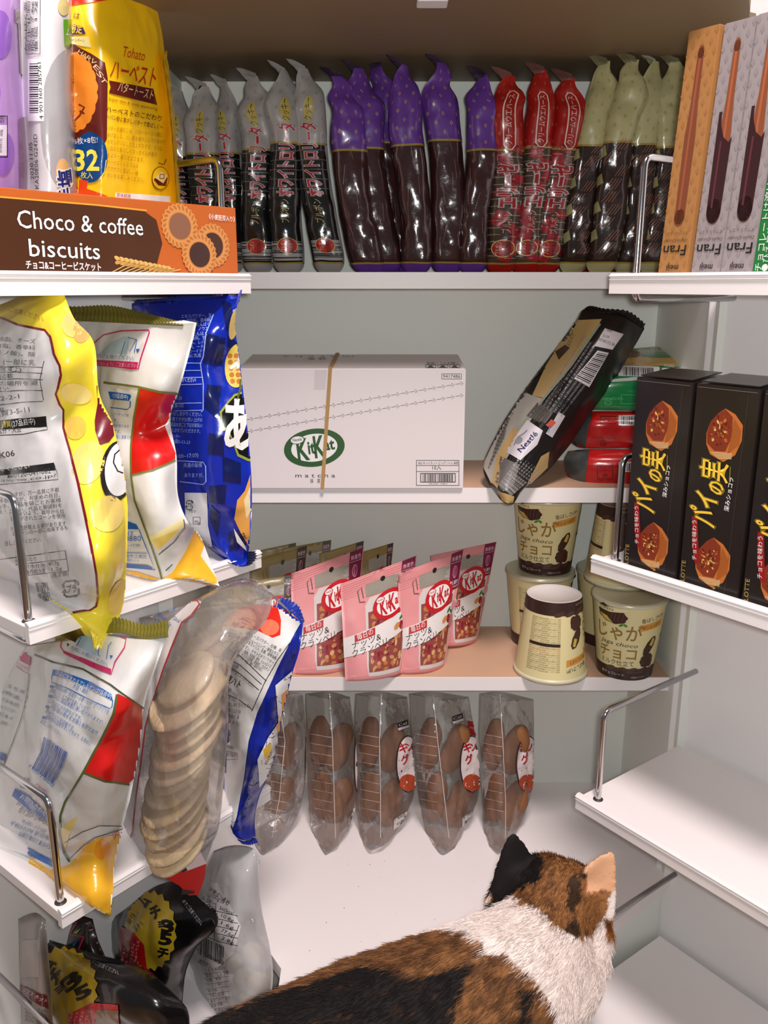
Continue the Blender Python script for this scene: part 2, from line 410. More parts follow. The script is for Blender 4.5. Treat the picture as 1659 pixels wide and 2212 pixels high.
def seal(name, inner, outer, mat, parent, n=60, rib=.0006, teeth=.0022, facing=None):
    """crimped fin with a zigzag edge between two polylines"""
    A, B = crm([tuple(p) for p in inner], n), crm([tuple(p) for p in outer], n)
    nrm = np.cross(np.gradient(A, axis=0), B - A); nrm /= np.maximum(np.linalg.norm(nrm, axis=1, keepdims=True), 1e-9)
    d = (B - A); d /= np.maximum(np.linalg.norm(d, axis=1, keepdims=True), 1e-9)
    z = np.where(np.arange(n) % 2 == 0, 0, teeth)[:, None]
    rows = [A, A * .66 + B * .34 + nrm * rib * 1.0, A * .33 + B * .67 - nrm * rib * 1.0, B + d * z]
    wav = np.where(np.arange(n) % 2 == 0, 1, -1)[:, None] * rib * .8
    rows = [rows[0]] + [r_ + nrm * wav for r_ in rows[1:]]
    V = np.concatenate(rows + [r_ - nrm * .0008 for r_ in rows]); F = []; o = 4 * n
    for k in range(3):
        for i in range(n - 1):
            q = (k * n + i, k * n + i + 1, (k + 1) * n + i + 1, (k + 1) * n + i); F.append(q); F.append(tuple(x + o for x in q[::-1]))
    for i in range(n - 1): F.append((3 * n + i, 3 * n + i + 1, o + 3 * n + i + 1, o + 3 * n + i))
    return obj(name, V, F, mat, parent)
def sheet_bag(name, label, cat, rows, mat, k=.8, push=0.0, group=None, base=None, part='film', **kw):
    s = Sheet(rows, **kw); V, F = s.closed(k, push)
    b = V[V[:, 2].argmin()] if base is None else base
    c = V.mean(0); r = thing(name, label, cat, (c[0], c[1], b[2]), group)
    o = obj(part, V, F, mat, r, True)
    return r, o, s, V, F
# ------------------------------------------------------------------ left door racks
K = (28, 25, 27); GREY = (70, 68, 70); WH = (244, 243, 242); RED = (206, 24, 24); NAVY = (14, 34, 120); BLUE = (22, 96, 178)
def pt(p, f, v0):
    if len(p) == 4: return LT_(p[0], p[1], p[2]) if p[3] == 't' else PZ(p[0], p[1], p[2])
    return f(p[0], p[1], v0 + (p[2] if len(p) > 2 else 0))
def Lrows(s0, rows): return [[pt(p, LP, s0) for p in r] for r in rows]
def Trows(t0, rows): return [[LT_(p[0], p[1], t0 + (p[2] if len(p) > 2 else 0)) for p in r] for r in rows]
def film(col, rough=.3, **k): return M(col, rough, coat=.25, bump=.5, bs=32, **k)
def recycle(D, x, y, w, h, col, lv=2, t='プラ', a=0.0):
    c, s_ = math.cos(a), math.sin(a)
    def q(u, v): return (x + u * c * w - v * s_ * h, y + u * s_ * w + v * c * h)
    for pts in ([(.1, .42), (.05, .2), (.2, .02), (.75, .02)], [(.9, .5), (.9, .85), (.75, .98), (.2, .98), (.08, .85), (.08, .7)], [(.92, .3), (.9, .15)]):
        D.line([q(*p) for p in pts], w * .1, col, lv)
    D.poly([q(.7, -.1), q(.98, .14), q(.72, .2)], col, lv); D.poly([q(-.06, .72), q(.1, .5), q(.24, .72)], col, lv)
    D.text(t, q(.24, .72), q(.8, .7), h * .42, col, lv, .02)
# --- yellow and white corn-snack bag
r, o, s, V, F = sheet_bag('snack_bag', 'yellow snack bag with white text panel hanging over the rack corner', 'snack bag', Lrows(.205, [
    [(-160, 735), (-60, 705), (40, 665, .005), (90, 648, .005), (130, 612)],
    [(-160, 800, .01), (-60, 780, .02), (40, 722, .025), (105, 696, .02), (160, 688)],
    [(-160, 880, .015), (-60, 870, .03), (50, 832, .03), (130, 795, .028), (203, 742)],
    [(-160, 960, .02), (-60, 950, .04), (60, 930, .035), (138, 895, .016), (214, 850)],
    [(-160, 1050, .02), (-60, 1050, .04), (70, 1030, .04), (170, 1010, .034), (246, 925, -.004)],
    [(-160, 1130, .02), (-60, 1140, .04), (80, 1130, .045), (190, 1120, .045), (272, 1050, -.004)],
    [(-160, 1195, .015), (-60, 1205, .03), (90, 1222, .036), (205, 1222, .045), (274, 1180)],
    [(-160, 1205, .006), (-60, 1220, .015), (70, 1258, .025), (195, 1308, -.015, 't'), (266, 1300, -.022, 't')],
    [(-160, 1200, -.284, 'z'), (-60, 1222, -.284, 'z'), (40, 1262, -.284, 'z'), (150, 1322, -.006, 't'), (232, 1394, -.018, 't')]]), film((238, 216, 58), .28), wr=.0046, f=24, seed=2, nr=100, nc=72, k=.75)
seal('seal', [LT_(*p, -.017) for p in ((195, 1355), (215, 1372), (232, 1392))], [LT_(*p, -.018) for p in ((200, 1384), (206, 1396), (228, 1398))], M((235, 212, 60), .35, bump=.3), r, 12, teeth=.003)
seal('back_seal', [LP(*p, .185) for p in ((-80, 1215), (0, 1238), (60, 1275))], [LP(*p, .185) for p in ((-80, 1240), (-4, 1256), (50, 1284))], M((225, 205, 60), .35), r, 24)
D = Deco(cast(V, F), True, 4.5, .3, 0, .25)
pan = [(-190, 640), (-60, 680), (0, 686), (40, 702), (75, 709), (98, 714), (110, 728), (114, 745), (118, 765), (130, 790), (132, 810), (126, 835), (120, 850), (128, 872), (138, 885), (138, 925), (152, 975), (170, 1045), (186, 1120), (198, 1180), (208, 1240), (212, 1290), (208, 1308), (195, 1318), (155, 1325), (100, 1360), (-190, 1360)]
D.poly(pan, (216, 214, 214), 0)
D.line(pan[2:25], 5, (120, 22, 34), 1)
D.poly([(212, 790), (245, 858), (236, 880), (232, 900), (243, 915), (246, 940), (235, 955), (215, 962), (206, 930), (205, 910), (212, 870), (208, 820)], (112, 22, 36), 0)
D.ell(252, 1018, 36, 66, K, 0, .1); D.ell(256, 1014, 31, 58, WH, 1, .1); D.line([(257, 972), (246, 982), (243, 1000), (252, 1018), (264, 1022)], 3, K, 2)
for c in ((160, 700, 26, 30, (240, 196, 110)), (178, 712, 20, 30, (220, 160, 90)), (165, 850, 34, 22, (236, 214, 130)), (165, 925, 22, 26, (240, 190, 80)), (190, 1000, 34, 48, (238, 206, 110)), (232, 1110, 34, 40, (240, 212, 110)), (255, 1290, 20, 40, (236, 200, 90))):
    D.ell(*c[:4], c[4], 0, .3)
for i, l in enumerate(('コーン、植物油脂、チーズ', 'パウダー、食塩、香辛料', '調味料(アミノ酸)、酸', '料)、香料、(一部に乳', '大豆を含む)')):
    D.text(l, (-80, 730 + i * 15 + (i > 2) * 6), (78 - 10 * (i == 4) - 20 * (i == 4), 742 + i * 14 + (i > 2) * 5), 8 + (i > 2) * 2, GREY, 1)
for y0, y1 in ((795, 794), (806, 807), (822, 820), (850, 843), (880, 866)): D.line([(-40, y0), (40, (y0 + y1) / 2 - 3), (94, y1)], 1.6, GREY, 1)
D.line([(97, 780), (88, 820), (95, 864)], 1.6, GREY, 1)
D.text('下に記載', (-30, 820), (30, 815), 8, GREY); D.text('高温多湿の場所を避', (-70, 836), (84, 831), 9, GREY); D.text('けてください', (-60, 848), (20, 843), 8, GREY)
D.text('中須賀2-2-1', (-60, 876), (44, 860), 10, GREY); D.text('会社', (-10, 892), (12, 888), 8, GREY); D.text('中須賀3-5-11', (-30, 905), (66, 889), 11, GREY)
D.quad([(-60, 915), (100, 898), (103, 922), (-60, 932)], K, 1); D.text('特定原材料等', (-60, 928), (0, 923), 10, (236, 214, 60), 2); D.text('物質', (6, 923), (26, 921), 11, (236, 214, 60), 2); D.text('(27品目中)', (28, 922), (78, 914), 12, WH, 2)
D.line([(103, 922), (104, 928), (50, 938), (-60, 944)], 1.6, K, 1); D.text('乳成分・大豆', (-14, 938), (48, 932), 10, K)
D.text('2K06', (-8, 992), (34, 984), 13, GREY, 1, .01)
D.quad([(-60, 1022), (118, 1000), (124, 1016), (-60, 1032)], K, 1); D.text('ご意見をお聞かせください', (-90, 1024), (66, 1012), 9, WH, 2)
D.line([(124, 1016), (128, 1036), (-20, 1048)], 1.5, GREY, 1); D.rect(18, 1026, 30, 1032, GREY, 1); D.text('0120-041-082', (32, 1032), (112, 1022), 11, GREY); D.text('2-4-16 http://www', (-12, 1042), (60, 1038), 7, GREY); D.text('.co.jp/', (62, 1038), (124, 1030), 7, GREY)
for i, l in enumerate(('しておりますが、万一品質に不都', 'お手数ですが、お求めの月日、', 'お手、製品を袋ごとお客様', 'えください。代品と郵送料を')):
    D.text(l, (-14 + i * 5, 1077 + i * 11), (130 + i * 2, 1062 + i * 11), 8, GREY)
D.text('れらないよう、栽培から加', (22, 1114), (140, 1108), 8, GREY); D.text('管理がされたコーンを使用', (24, 1125), (143, 1118), 8, GREY)
D.text('との粒が見える事があります', (26, 1146), (145, 1134), 8, GREY); D.text('るコーンの一部に由来するも', (28, 1157), (149, 1143), 8, GREY); D.text('召し上がりください。', (12, 1178), (92, 1168), 8, GREY)
D.line([(0, 1208), (118, 1192), (143, 1189), (150, 1233)], 1.8, GREY, 1); D.line([(35, 1219), (145, 1207)], 1.5, GREY, 1); D.line([(55, 1242), (150, 1233)], 1.5, GREY, 1)
D.text('(68g)当たり', (34, 1213), (80, 1210), 8, GREY); D.text('炭水化物', (55, 1228), (100, 1224), 8, GREY); D.text('47.9g', (106, 1222), (130, 1219), 9, GREY); D.text('食塩相当量', (58, 1239), (100, 1235), 8, GREY); D.text('1.2g', (114, 1233), (136, 1230), 8, GREY); D.text('(推定値)', (112, 1247), (150, 1241), 8, GREY)
D.barcode((76, 1258), (28, -1), (10, 40), 1, 16); recycle(D, 135, 1255, 38, 34, K, 2, a=-.08)
D.text('ご注意ください。', (20, 672), (96, 694), 9, (150, 120, 30), 1)
D.build('printed_panel', r)
# --- white and red rice-cracker bag on the same rack
def cracker_bag(name, label, s0, rows, seed, **k):
    return sheet_bag(name, label, 'snack bag', Lrows(s0, rows), film((224, 223, 221), .3), group='white and red rice cracker bags', wr=.0046, f=22, seed=seed, nr=92, nc=66, **k)
OLIVE = M((128, 122, 52), .35, .35); YEL = (240, 180, 44); GOLD = (120, 116, 60); ROSE = (198, 28, 96)
r, o, s, V, F = cracker_bag('snack_bag', 'white and red snack bag with olive top seal beside the blue bag', .11, [
    [(110, 692), (205, 694), (295, 698), (370, 702), (425, 697)],
    [(112, 760), (210, 760, .015), (300, 760, .02), (360, 765, .012), (413, 748)],
    [(116, 850), (220, 850, .025), (290, 850, .03), (345, 850, .02), (388, 838)],
    [(126, 930), (230, 930, .025), (290, 930, .018), (330, 925, .004), (368, 905, -.01)],
    [(136, 1000), (230, 1000, .03), (290, 1000, .03), (335, 995, .02), (381, 985)],
    [(146, 1080), (235, 1080, .03), (300, 1080, .035), (350, 1080, .025), (384, 1070)],
    [(156, 1150), (240, 1150, .028), (310, 1155, .032), (360, 1150, .022), (404, 1125)],
    [(162, 1205), (245, 1215, .018), (330, 1226, .02), (392, 1205, -.004, 't'), (432, 1158, .01, 't')],
    [(170, 1216, -.284, 'z'), (250, 1234, -.284, 'z'), (345, 1255, -.284, 'z'), (412, 1250, -.012, 't'), (474, 1266, -.026, 't')]], 5)
seal('top_seal', [LP(*p, .112) for p in ((60, 690), (150, 692), (240, 696), (330, 700), (395, 702))], [LP(*p, .104) for p in ((40, 655), (150, 664), (235, 662), (310, 676), (400, 698))], OLIVE, r, 84, teeth=.0025)
D = Deco(cast(V, F), True, 4.5, .3, 0, .25)
D.poly([(300, 838), (378, 850), (384, 868), (356, 920), (382, 988), (340, 1014), (286, 1024), (283, 990), (287, 930), (293, 880)], RED, 0)
D.line([(225, 826), (300, 836), (345, 846), (388, 850)], 5, GOLD, 1); D.line([(302, 838), (290, 900), (284, 960), (284, 1024), (292, 1080), (318, 1150), (345, 1230), (350, 1250)], 4, (112, 120, 52), 1); D.line([(284, 1026), (330, 1016), (382, 992)], 4, GOLD, 1)
D.poly([(332, 1262), (372, 1236), (400, 1190), (424, 1136), (436, 1140), (440, 1180), (432, 1200), (480, 1268), (470, 1280), (420, 1262), (372, 1266), (340, 1275)], YEL, 0); D.poly([(240, 1226), (300, 1236), (345, 1250), (342, 1275), (240, 1250)], YEL, 0)
D.poly([(322, 1160), (396, 1120), (398, 1136), (340, 1190)], (240, 226, 160), 0); D.poly([(332, 1165), (385, 1142), (380, 1150), (342, 1188)], (238, 208, 100), 1)
D.line([(343, 1197), (375, 1170), (398, 1140), (396, 1122)], 2, GREY, 1); D.line([(358, 1232), (372, 1218)], 2, GREY, 1)
D.line([(204, 742), (225, 724), (262, 716), (323, 714), (324, 718), (305, 776), (300, 797), (285, 797), (204, 786)], 2.6, ROSE, 1, True); D.poly([(205, 777), (300, 783), (297, 797), (205, 790)], ROSE, 1)
D.poly([(216, 765), (240, 740), (268, 728), (282, 728), (276, 765)], (176, 200, 214), 1); D.line([(278, 730), (297, 735), (292, 762)], 1.8, BLUE, 2); D.line([(262, 770), (272, 738), (282, 760), (295, 735)], 1.6, BLUE, 2); D.poly([(295, 755), (304, 755), (299, 762)], BLUE, 2)
D.text('方向にお開けください。', (205, 772), (292, 778), 7, BLUE, 2); D.text('切らないようにご注意ください', (205, 788), (296, 794), 7, (240, 190, 210), 2)
D.poly([(235, 845), (283, 852), (285, 856), (280, 866), (240, 862)], BLUE, 1); D.text('(27品目中)', (244, 858), (278, 862), 8, WH, 2); D.line([(283, 866), (282, 878), (276, 884), (240, 880)], 2, BLUE, 1)
for i, l in enumerate(('ピーナッツを', 'す。', '粒があります', 'です。', '太陽と潮風で自', '然に')): D.text(l, (246, 898 + i * 12), (246 + 5.5 * len(l), 900 + i * 12), 6.5, BLUE)
D.poly([(225, 1126), (280, 1126), (296, 1132), (302, 1143), (225, 1142)], BLUE, 1); D.text('お客様相談室', (238, 1156), (290, 1156), 8, BLUE); D.text('0120-24-8880', (208, 1170), (306, 1168), 12, BLUE); D.text('受付時間 9:00~17:00', (218, 1181), (304, 1180), 6, BLUE); D.line([(225, 1192), (318, 1194)], 1.5, BLUE, 1); D.text('新潟県新潟市江南区', (232, 1203), (318, 1205), 7, BLUE); D.text('亀田工業団地3-1-1', (232, 1211), (300, 1213), 6, BLUE)
D.line([(302, 1143), (320, 1190), (336, 1230), (250, 1222)], 2, BLUE, 1); D.poly([(225, 1213), (318, 1220), (330, 1226), (328, 1230), (225, 1222)], BLUE, 1)
D.build('printed_panel', r)
# --- blue corn-snack bag
r, o, s, V, F = sheet_bag('snack_bag', 'glossy blue checked snack bag at the end of the second rack', 'snack bag', Lrows(.03, [
    [(285, 655), (370, 650), (440, 650), (480, 652), (518, 642)],
    [(290, 720), (370, 720, .02), (440, 715, .025), (480, 712, .015), (507, 692)],
    [(300, 800), (375, 800, .03), (440, 800, .03), (485, 800, .008), (518, 780, -.005)],
    [(300, 900), (380, 900, .03), (440, 900, .035), (490, 900, .02), (530, 890)],
    [(310, 1000), (385, 1000, .03), (440, 1000, .035), (492, 1000, .02), (540, 990)],
    [(330, 1080), (400, 1080, .025), (445, 1085, .03), (495, 1085, .02), (544, 1075)],
    [(370, 1130), (420, 1140, .02), (455, 1145, .02), (500, 1150, .012), (541, 1150)],
    [(435, 1172), (460, 1188, .005), (490, 1205, .002, 't'), (512, 1212, -.004, 't'), (537, 1195, -.006, 't')],
    [(470, 1200), (490, 1212, .0, 't'), (505, 1219, -.004, 't'), (520, 1224, -.007, 't'), (532, 1223, -.009, 't')]]), M((10, 40, 170), .22, coat=.5, bump=.25, bs=60), wr=.004, f=24, seed=8, nr=84, nc=58)
DKB = (8, 22, 84); SKY = (170, 190, 235)
seal('seal', [LT_(*p, -.009) for p in ((531, 1224), (535, 1208), (534, 1192))], [LT_(*p, -.007) for p in ((540, 1220), (551, 1205), (549, 1190))], M((6, 16, 66), .3), r, 12)
seal('top_seal', [LP(*p, .028) for p in ((288, 672), (380, 656), (450, 652), (500, 660), (516, 650))], [LP(*p, .01) for p in ((292, 640), (350, 622), (430, 622), (500, 640), (521, 618))], M((50, 66, 160), .25), r, 60)
D = Deco(cast(V, F), True, 4.5, .22, 0, .5)
for q in (((446, 720), (486, 730), (480, 790), (440, 785)), ((480, 650), (500, 655), (505, 720), (488, 712)), ((448, 830), (478, 835), (470, 905), (442, 880)), ((480, 985), (520, 1000), (520, 1045), (482, 1040)), ((452, 935), (482, 942), (484, 985), (450, 980)), ((452, 1050), (490, 1046), (486, 1090), (452, 1085)), ((494, 1150), (536, 1140), (530, 1180), (496, 1190)), ((456, 1090), (476, 1110), (470, 1160), (452, 1120)), ((492, 725), (512, 740), (512, 790), (490, 780))): D.quad(q, DKB, 0)
D.poly([(400, 1064), (448, 1064), (450, 1134), (460, 1180), (440, 1180), (420, 1140), (402, 1120)], (226, 226, 228), 0); recycle(D, 404, 1080, 16, 20, K, 2, 'プラ', .1); D.text('PET', (410, 1106), (424, 1108), 6, K); D.text('49g', (420, 1128), (432, 1132), 7, K); D.frame(418, 1116, 434, 1132, 1.2, GREY, 1)
D.line([(462, 680), (446, 720), (440, 770), (434, 785), (440, 830), (440, 886), (436, 890)], 2, SKY, 1)
for y in (784, 800, 815, 830, 870, 886): D.line([(380, y + 1), (437, y)], 1.4, SKY, 1)
for i, l in enumerate(('エキスパウダー、豆', '調味料、香辛料', 'アミノ酸、たんぱく', '加水分解物、ノウエ', 'たんはく', '酸味料、甘', 'カラメル、レハ', '着色料、ード', '香料ローイド', '一部に乳成')): D.text(l, (456 - 7 * len(l) - i * 2.5, 688 + i * 9.4), (458 - i * 2.5, 686 + i * 9.4), 7, SKY)
D.text('おあけください!', (384, 825), (424, 825), 8, WH); D.text('+', (378, 845), (389, 845), 16, WH, 1, .03); D.text('袋1-13-23', (366, 862), (394, 863), 7, SKY); D.text('町上宝1332', (366, 879), (398, 879), 8, SKY)
for i, l in enumerate(('はお早めにお召しあがりください。', 'したら、お手数ですがお買い上げの', '店名を添え、現品を袋ごと下記宛着払い', 'にてお取り替えさせていただきます。', '東ハトお客様相談センター', '豊島区南池袋1-13-23')): D.text(l, (336, 895 + i * 12), (438 - (i == 3) * 4 - (i == 4) * 48 - (i == 5) * 26, 899 + i * 12), 7.5, SKY)
D.text('(9:00~17:00)', (378, 990), (430, 987), 9, SKY); D.line([(385, 995), (440, 998), (445, 1006), (446, 1040), (440, 1046), (390, 1040)], 1.8, SKY, 1); D.text('共通の設備', (398, 1009), (438, 1008), 8, SKY); D.text('ありますが、', (400, 1030), (441, 1030), 8, SKY)
D.poly([(490, 870), (505, 852), (535, 842), (560, 842), (560, 1000), (535, 996), (512, 985), (500, 950), (488, 930), (476, 930), (480, 920), (474, 890)], (150, 160, 60), 1); D.poly([(493, 872), (508, 856), (536, 846), (560, 846), (560, 994), (536, 990), (515, 980), (503, 948), (490, 924), (481, 920), (479, 892)], (12, 12, 12), 2)
D.text('あ', (486, 962), (548, 962), 90, WH, 3, .03)
D.line([(512, 864), (518, 840), (520, 815)], 4, (90, 100, 30), 3)
D.ell(512, 790, 27, 48, (222, 196, 96), 1, .1)
for i in range(5):
    for j in range(3): D.ell(496 + j * 14 + i * 1.5, 768 + i * 14, 5.5, 5.5, (186, 120, 44), 2)
D.ell(505, 700, 10, 34, (206, 178, 110), 1, .2)
D.poly([(528, 1060), (545, 1010), (552, 1100), (538, 1180), (520, 1150), (506, 1120), (512, 1080)], (232, 168, 84), 1); D.poly([(540, 1050), (548, 1040), (548, 1090), (532, 1120), (526, 1080)], (240, 222, 170), 2); D.poly([(505, 1140), (530, 1180), (532, 1190), (512, 1170)], (230, 230, 235), 1); D.text('味', (524, 1166), (534, 1162), 14, K, 2)
D.build('printed_panel', r)
# --- white and red bag on the third rack
r, o, s, V, F = cracker_bag('snack_bag', 'large white and red snack bag with blue barcode at the lower left', .205, [
    [(60, 1394), (130, 1384), (200, 1368), (290, 1376), (362, 1374)],
    [(40, 1425), (120, 1430, .02), (210, 1440, .02), (290, 1445, .02), (338, 1435)],
    [(5, 1495), (100, 1510, .03), (200, 1520, .04), (270, 1520, .03), (312, 1520)],
    [(-30, 1590), (70, 1600, .04), (170, 1610, .05), (250, 1600, .03), (303, 1605, -.008)],
    [(-60, 1660), (40, 1680, .04), (150, 1690, .05), (230, 1690, .04), (284, 1710)],
    [(-80, 1720), (20, 1750, .03), (130, 1770, .045), (210, 1775, .035), (264, 1790)],
    [(-90, 1765), (10, 1805, .02), (120, 1840, .03), (200, 1850, .026), (248, 1865)],
    [(-90, 1785), (30, 1836, .03), (125, 1888, .04), (195, 1922, -.012, 't'), (243, 1925, -.018, 't')],
    [(-90, 1790, -.573, 'z'), (40, 1850, -.573, 'z'), (130, 1905, -.573, 'z'), (190, 1952, -.012, 't'), (238, 1982, -.02, 't')]], 11)
seal('top_seal', [LP(*p, .207) for p in ((120, 1400), (200, 1374), (260, 1366), (310, 1380), (362, 1376))], [LP(*p, .2) for p in ((120, 1370), (200, 1340), (258, 1338), (310, 1352), (360, 1344))], OLIVE, r, 56, teeth=.0028)
seal('seal', [LT_(*p, -.02) for p in ((226, 1976), (238, 1982))], [LT_(*p, -.021) for p in ((236, 1962), (244, 1952))], M((160, 140, 50), .3, .3), r, 8)
D = Deco(cast(V, F), True, 4.5, .3, 0, .25)
D.poly([(255, 1498), (280, 1510), (310, 1532), (306, 1620), (290, 1680), (276, 1692), (230, 1686), (182, 1668), (215, 1600), (240, 1550)], RED, 0)
D.line([(76, 1414), (115, 1430), (180, 1446), (240, 1480), (312, 1532)], 4, (74, 76, 50), 1); D.line([(254, 1500), (246, 1540), (222, 1590), (180, 1670), (142, 1732), (132, 1760), (130, 1800), (140, 1842), (152, 1862)], 5, (86, 98, 50), 1); D.line([(180, 1668), (225, 1686), (278, 1694)], 5, (86, 98, 50), 1)
D.poly([(130, 1790), (170, 1760), (152, 1800), (140, 1840)], (240, 214, 120), 0)
D.line([(140, 1820), (180, 1795), (215, 1782), (262, 1784)], 2, GREY, 1); D.line([(148, 1858), (180, 1826), (205, 1808), (262, 1790)], 2, GREY, 1)
D.poly([(150, 1868), (190, 1822), (215, 1808), (262, 1800), (258, 1900), (244, 1990), (190, 1955), (130, 1910), (60, 1872), (66, 1852), (110, 1880)], YEL, 0); D.ell(222, 1835, 18, 22, (236, 150, 40), 1); D.text('内タ', (246, 1812), (276, 1800), 16, RED, 2)
D.line([(132, 1398), (136, 1378), (160, 1362), (230, 1362), (274, 1380), (270, 1400), (250, 1430), (242, 1456), (200, 1440), (140, 1410)], 2.8, ROSE, 1, True); D.poly([(138, 1406), (242, 1446), (241, 1458), (198, 1442), (138, 1412)], ROSE, 1)
D.poly([(165, 1395), (176, 1375), (215, 1372), (214, 1400), (208, 1418)], (170, 196, 212), 1); D.line([(215, 1380), (214, 1416), (218, 1418)], 1.6, BLUE, 2); D.line([(168, 1396), (178, 1376)], 1.5, BLUE, 2); D.line([(232, 1424), (236, 1396), (243, 1388)], 1.6, BLUE, 2); D.poly([(146, 1390), (152, 1392), (147, 1399)], NAVY, 2); D.poly([(239, 1416), (246, 1417), (241, 1424)], BLUE, 2)
D.text('方向にお開けください。', (153, 1402), (234, 1440), 7, BLUE, 2)
D.poly([(46, 1406), (68, 1420), (66, 1438), (36, 1422)], ROSE, 1); D.line([(36, 1424), (32, 1436), (62, 1456), (66, 1424)], 1.6, ROSE, 1); D.text('てください', (36, 1436), (62, 1448), 6, ROSE)
D.poly([(116, 1446), (135, 1450), (200, 1474), (242, 1500), (245, 1514), (200, 1490), (150, 1468), (114, 1458)], BLUE, 1); D.line([(114, 1458), (113, 1474), (150, 1488), (200, 1514), (238, 1530), (243, 1526), (245, 1512)], 2, BLUE, 1)
D.text('本品に含まれるアレルゲン(27品目中)', (122, 1456), (240, 1509), 8.5, WH, 2); D.text('大豆・鶏肉', (158, 1485), (190, 1500), 9, BLUE, 2)
for i, (l, x0, y0, x1, y1) in enumerate((('本製品は卵・乳成分・小麦・えび・ピーナッツを', 117, 1485, 234, 1542), ('使用している工場で生産しています。', 108, 1494, 193, 1537), ('まれに製品表面に黒い粒がありますが、', 114, 1507, 222, 1564), ('これはえびの卵などです。', 104, 1516, 176, 1556), ('天日塩は海水を太陽と潮風で自然', 108, 1529, 210, 1587), ('蒸発させた天日塩です。', 98, 1538, 160, 1578), ('開封後は湿気やすいですので、お早めに', 100, 1551, 196, 1610), ('お召し上がりください。', 88, 1560, 132, 1590))): D.text(l, (x0, y0), (x1, y1), 8, BLUE)
for q in ((110, 1479), (107, 1500), (101, 1523), (94, 1546)): D.poly([(q[0], q[1]), (q[0] + 6, q[1] + 2), (q[0] + 5, q[1] + 8), (q[0] - 1, q[1] + 6)], BLUE, 1)
for q in range(15):
    x = q / 14; wd = (3, 1.6, 2.4, 4, 1.5)[q % 5]
    D.line([(98 + 50 * x, 1592 + 33 * x), (90 + 46 * x, 1625 + 32 * x), (72 + 45 * x, 1660 + 32 * x)], wd, (60, 96, 176), 1)
D.text('4 901313 060592', (62, 1655), (115, 1700), 8, BLUE)
recycle(D, 50, 1678, 16, 22, NAVY, 2, 'プラ', .3); D.line([(80, 1692), (104, 1710), (98, 1732), (76, 1716)], 1.6, ROSE, 1, True); D.text('賞味期', (80, 1704), (96, 1714), 7, BLUE)
for i, l in enumerate(('うるち米', '植物油、', '塩、うま味(卵)', '粉、ガーリックパウダー', 'スパイス(一部に小麦・卵', 'えび・大豆・鶏肉・')): D.text(l, (2 - i * 8, 1478 + i * 14), (54 - i * 7, 1500 + i * 14), 7, (120, 130, 160))
D.line([(64, 1456), (60, 1500), (48, 1550), (30, 1600), (6, 1660)], 1.3, GREY, 1)
D.text('製菓', (-18, 1634), (12, 1644), 14, BLUE, 1, .02)
D.poly([(34, 1702), (60, 1716), (106, 1762), (110, 1774), (60, 1745), (27, 1718)], BLUE, 1); D.text('お問い合わせ', (44, 1722), (100, 1762), 10, WH, 2)
D.text('お客様相談室', (36, 1736), (96, 1774), 9, BLUE); D.text('0120-24-8880', (40, 1754), (120, 1790), 13, GREY); D.text('9:00~17:00', (48, 1776), (98, 1800), 7, BLUE); D.text('〒950-0198 新潟市', (22, 1782), (104, 1815), 9, BLUE); D.text('江南区亀田工業団地3-1', (40, 1802), (112, 1836), 8, BLUE); D.poly([(45, 1822), (112, 1856), (116, 1874), (60, 1846)], BLUE, 1)
D.build('printed_panel', r)
# --- orange biscuit box on the top rack
r = thing('biscuit_box', 'orange and brown biscuit box lying on its side on the top rack', 'biscuit box', LL(.13, .02, .0065))
BH, BT = .0665, .026
bx = box('carton', LL(.135, .009 + BT / 2, .0068 + BH / 2), LS * .128, LT * (BT / 2), (0, 0, BH / 2), M((196, 98, 34), .4, coat=.2), r, .0008)
D = Deco(flat(LL(.263, .009, .0068), -LS, (0, 0, 1), -LT), rough=.38, coat=.2)
W_ = .256
D.poly([(-.0, .003), (.13, .003), (.155, .006), (.165, .03), (.16, .05), (.148, .0565), (.1, .058), (0, .0585)], (76, 40, 18), 0); D.line([(0, .0592), (.1, .0588), (.15, .0575)], .0012, (226, 170, 60), 1)
D.text('Choco & coffee', (.0265, .037), (.1445, .036), .0145, WH, 1, .004, out=(40, 20, 8), ob=.02); D.text('biscuits', (.034, .0155), (.0985, .0145), .0145, WH, 1, .004, out=(40, 20, 8), ob=.02); D.text('チョコ&コーヒービスケット', (.03, .0062), (.0985, .0052), .0055, WH, 1, .02)
D.text('《小麦胚芽入り》', (.221, .0545), (.2535, .0535), .004, WH, 2, .01)
for i in range(9): D.line([(.105 + i * .006, .002), (.128 + i * .007, .012 - .0006 * i)], .0008, (226, 186, 110), 1)
for i in range(12): D.ell(.116 + i * .005, .0155 - i * .0007, .0035, .0018, (222, 178, 100), 1, -.5); D.ell(.1165 + i * .005, .0125 - i * .0007, .0035, .0018, (206, 156, 78), 1, .3)
for cx, cy, R, lv, cc in ((.186, .046, .0205, 1, (140, 96, 72)), (.224, .03, .021, 1, (70, 38, 26)), (.207, .021, .0205, 4, (66, 40, 34))):
    D.ell(cx, cy, R, R * .95, (216, 148, 82), lv, n=96, wob=lambda a: 1 + .035 * math.sin(24 * a))
    for i in range(24):
        a = i * math.pi / 12; D.ell(cx + R * .86 * math.cos(a), cy + R * .82 * math.sin(a), R * .13, R * .055, (188, 112, 52), lv + 1, a + .6, 8)
    D.ell(cx, cy, R * .64, R * .6, (196, 122, 62), lv + 1); D.ell(cx, cy, R * .6, R * .56, cc, lv + 2)
D.build('printed_front', r)
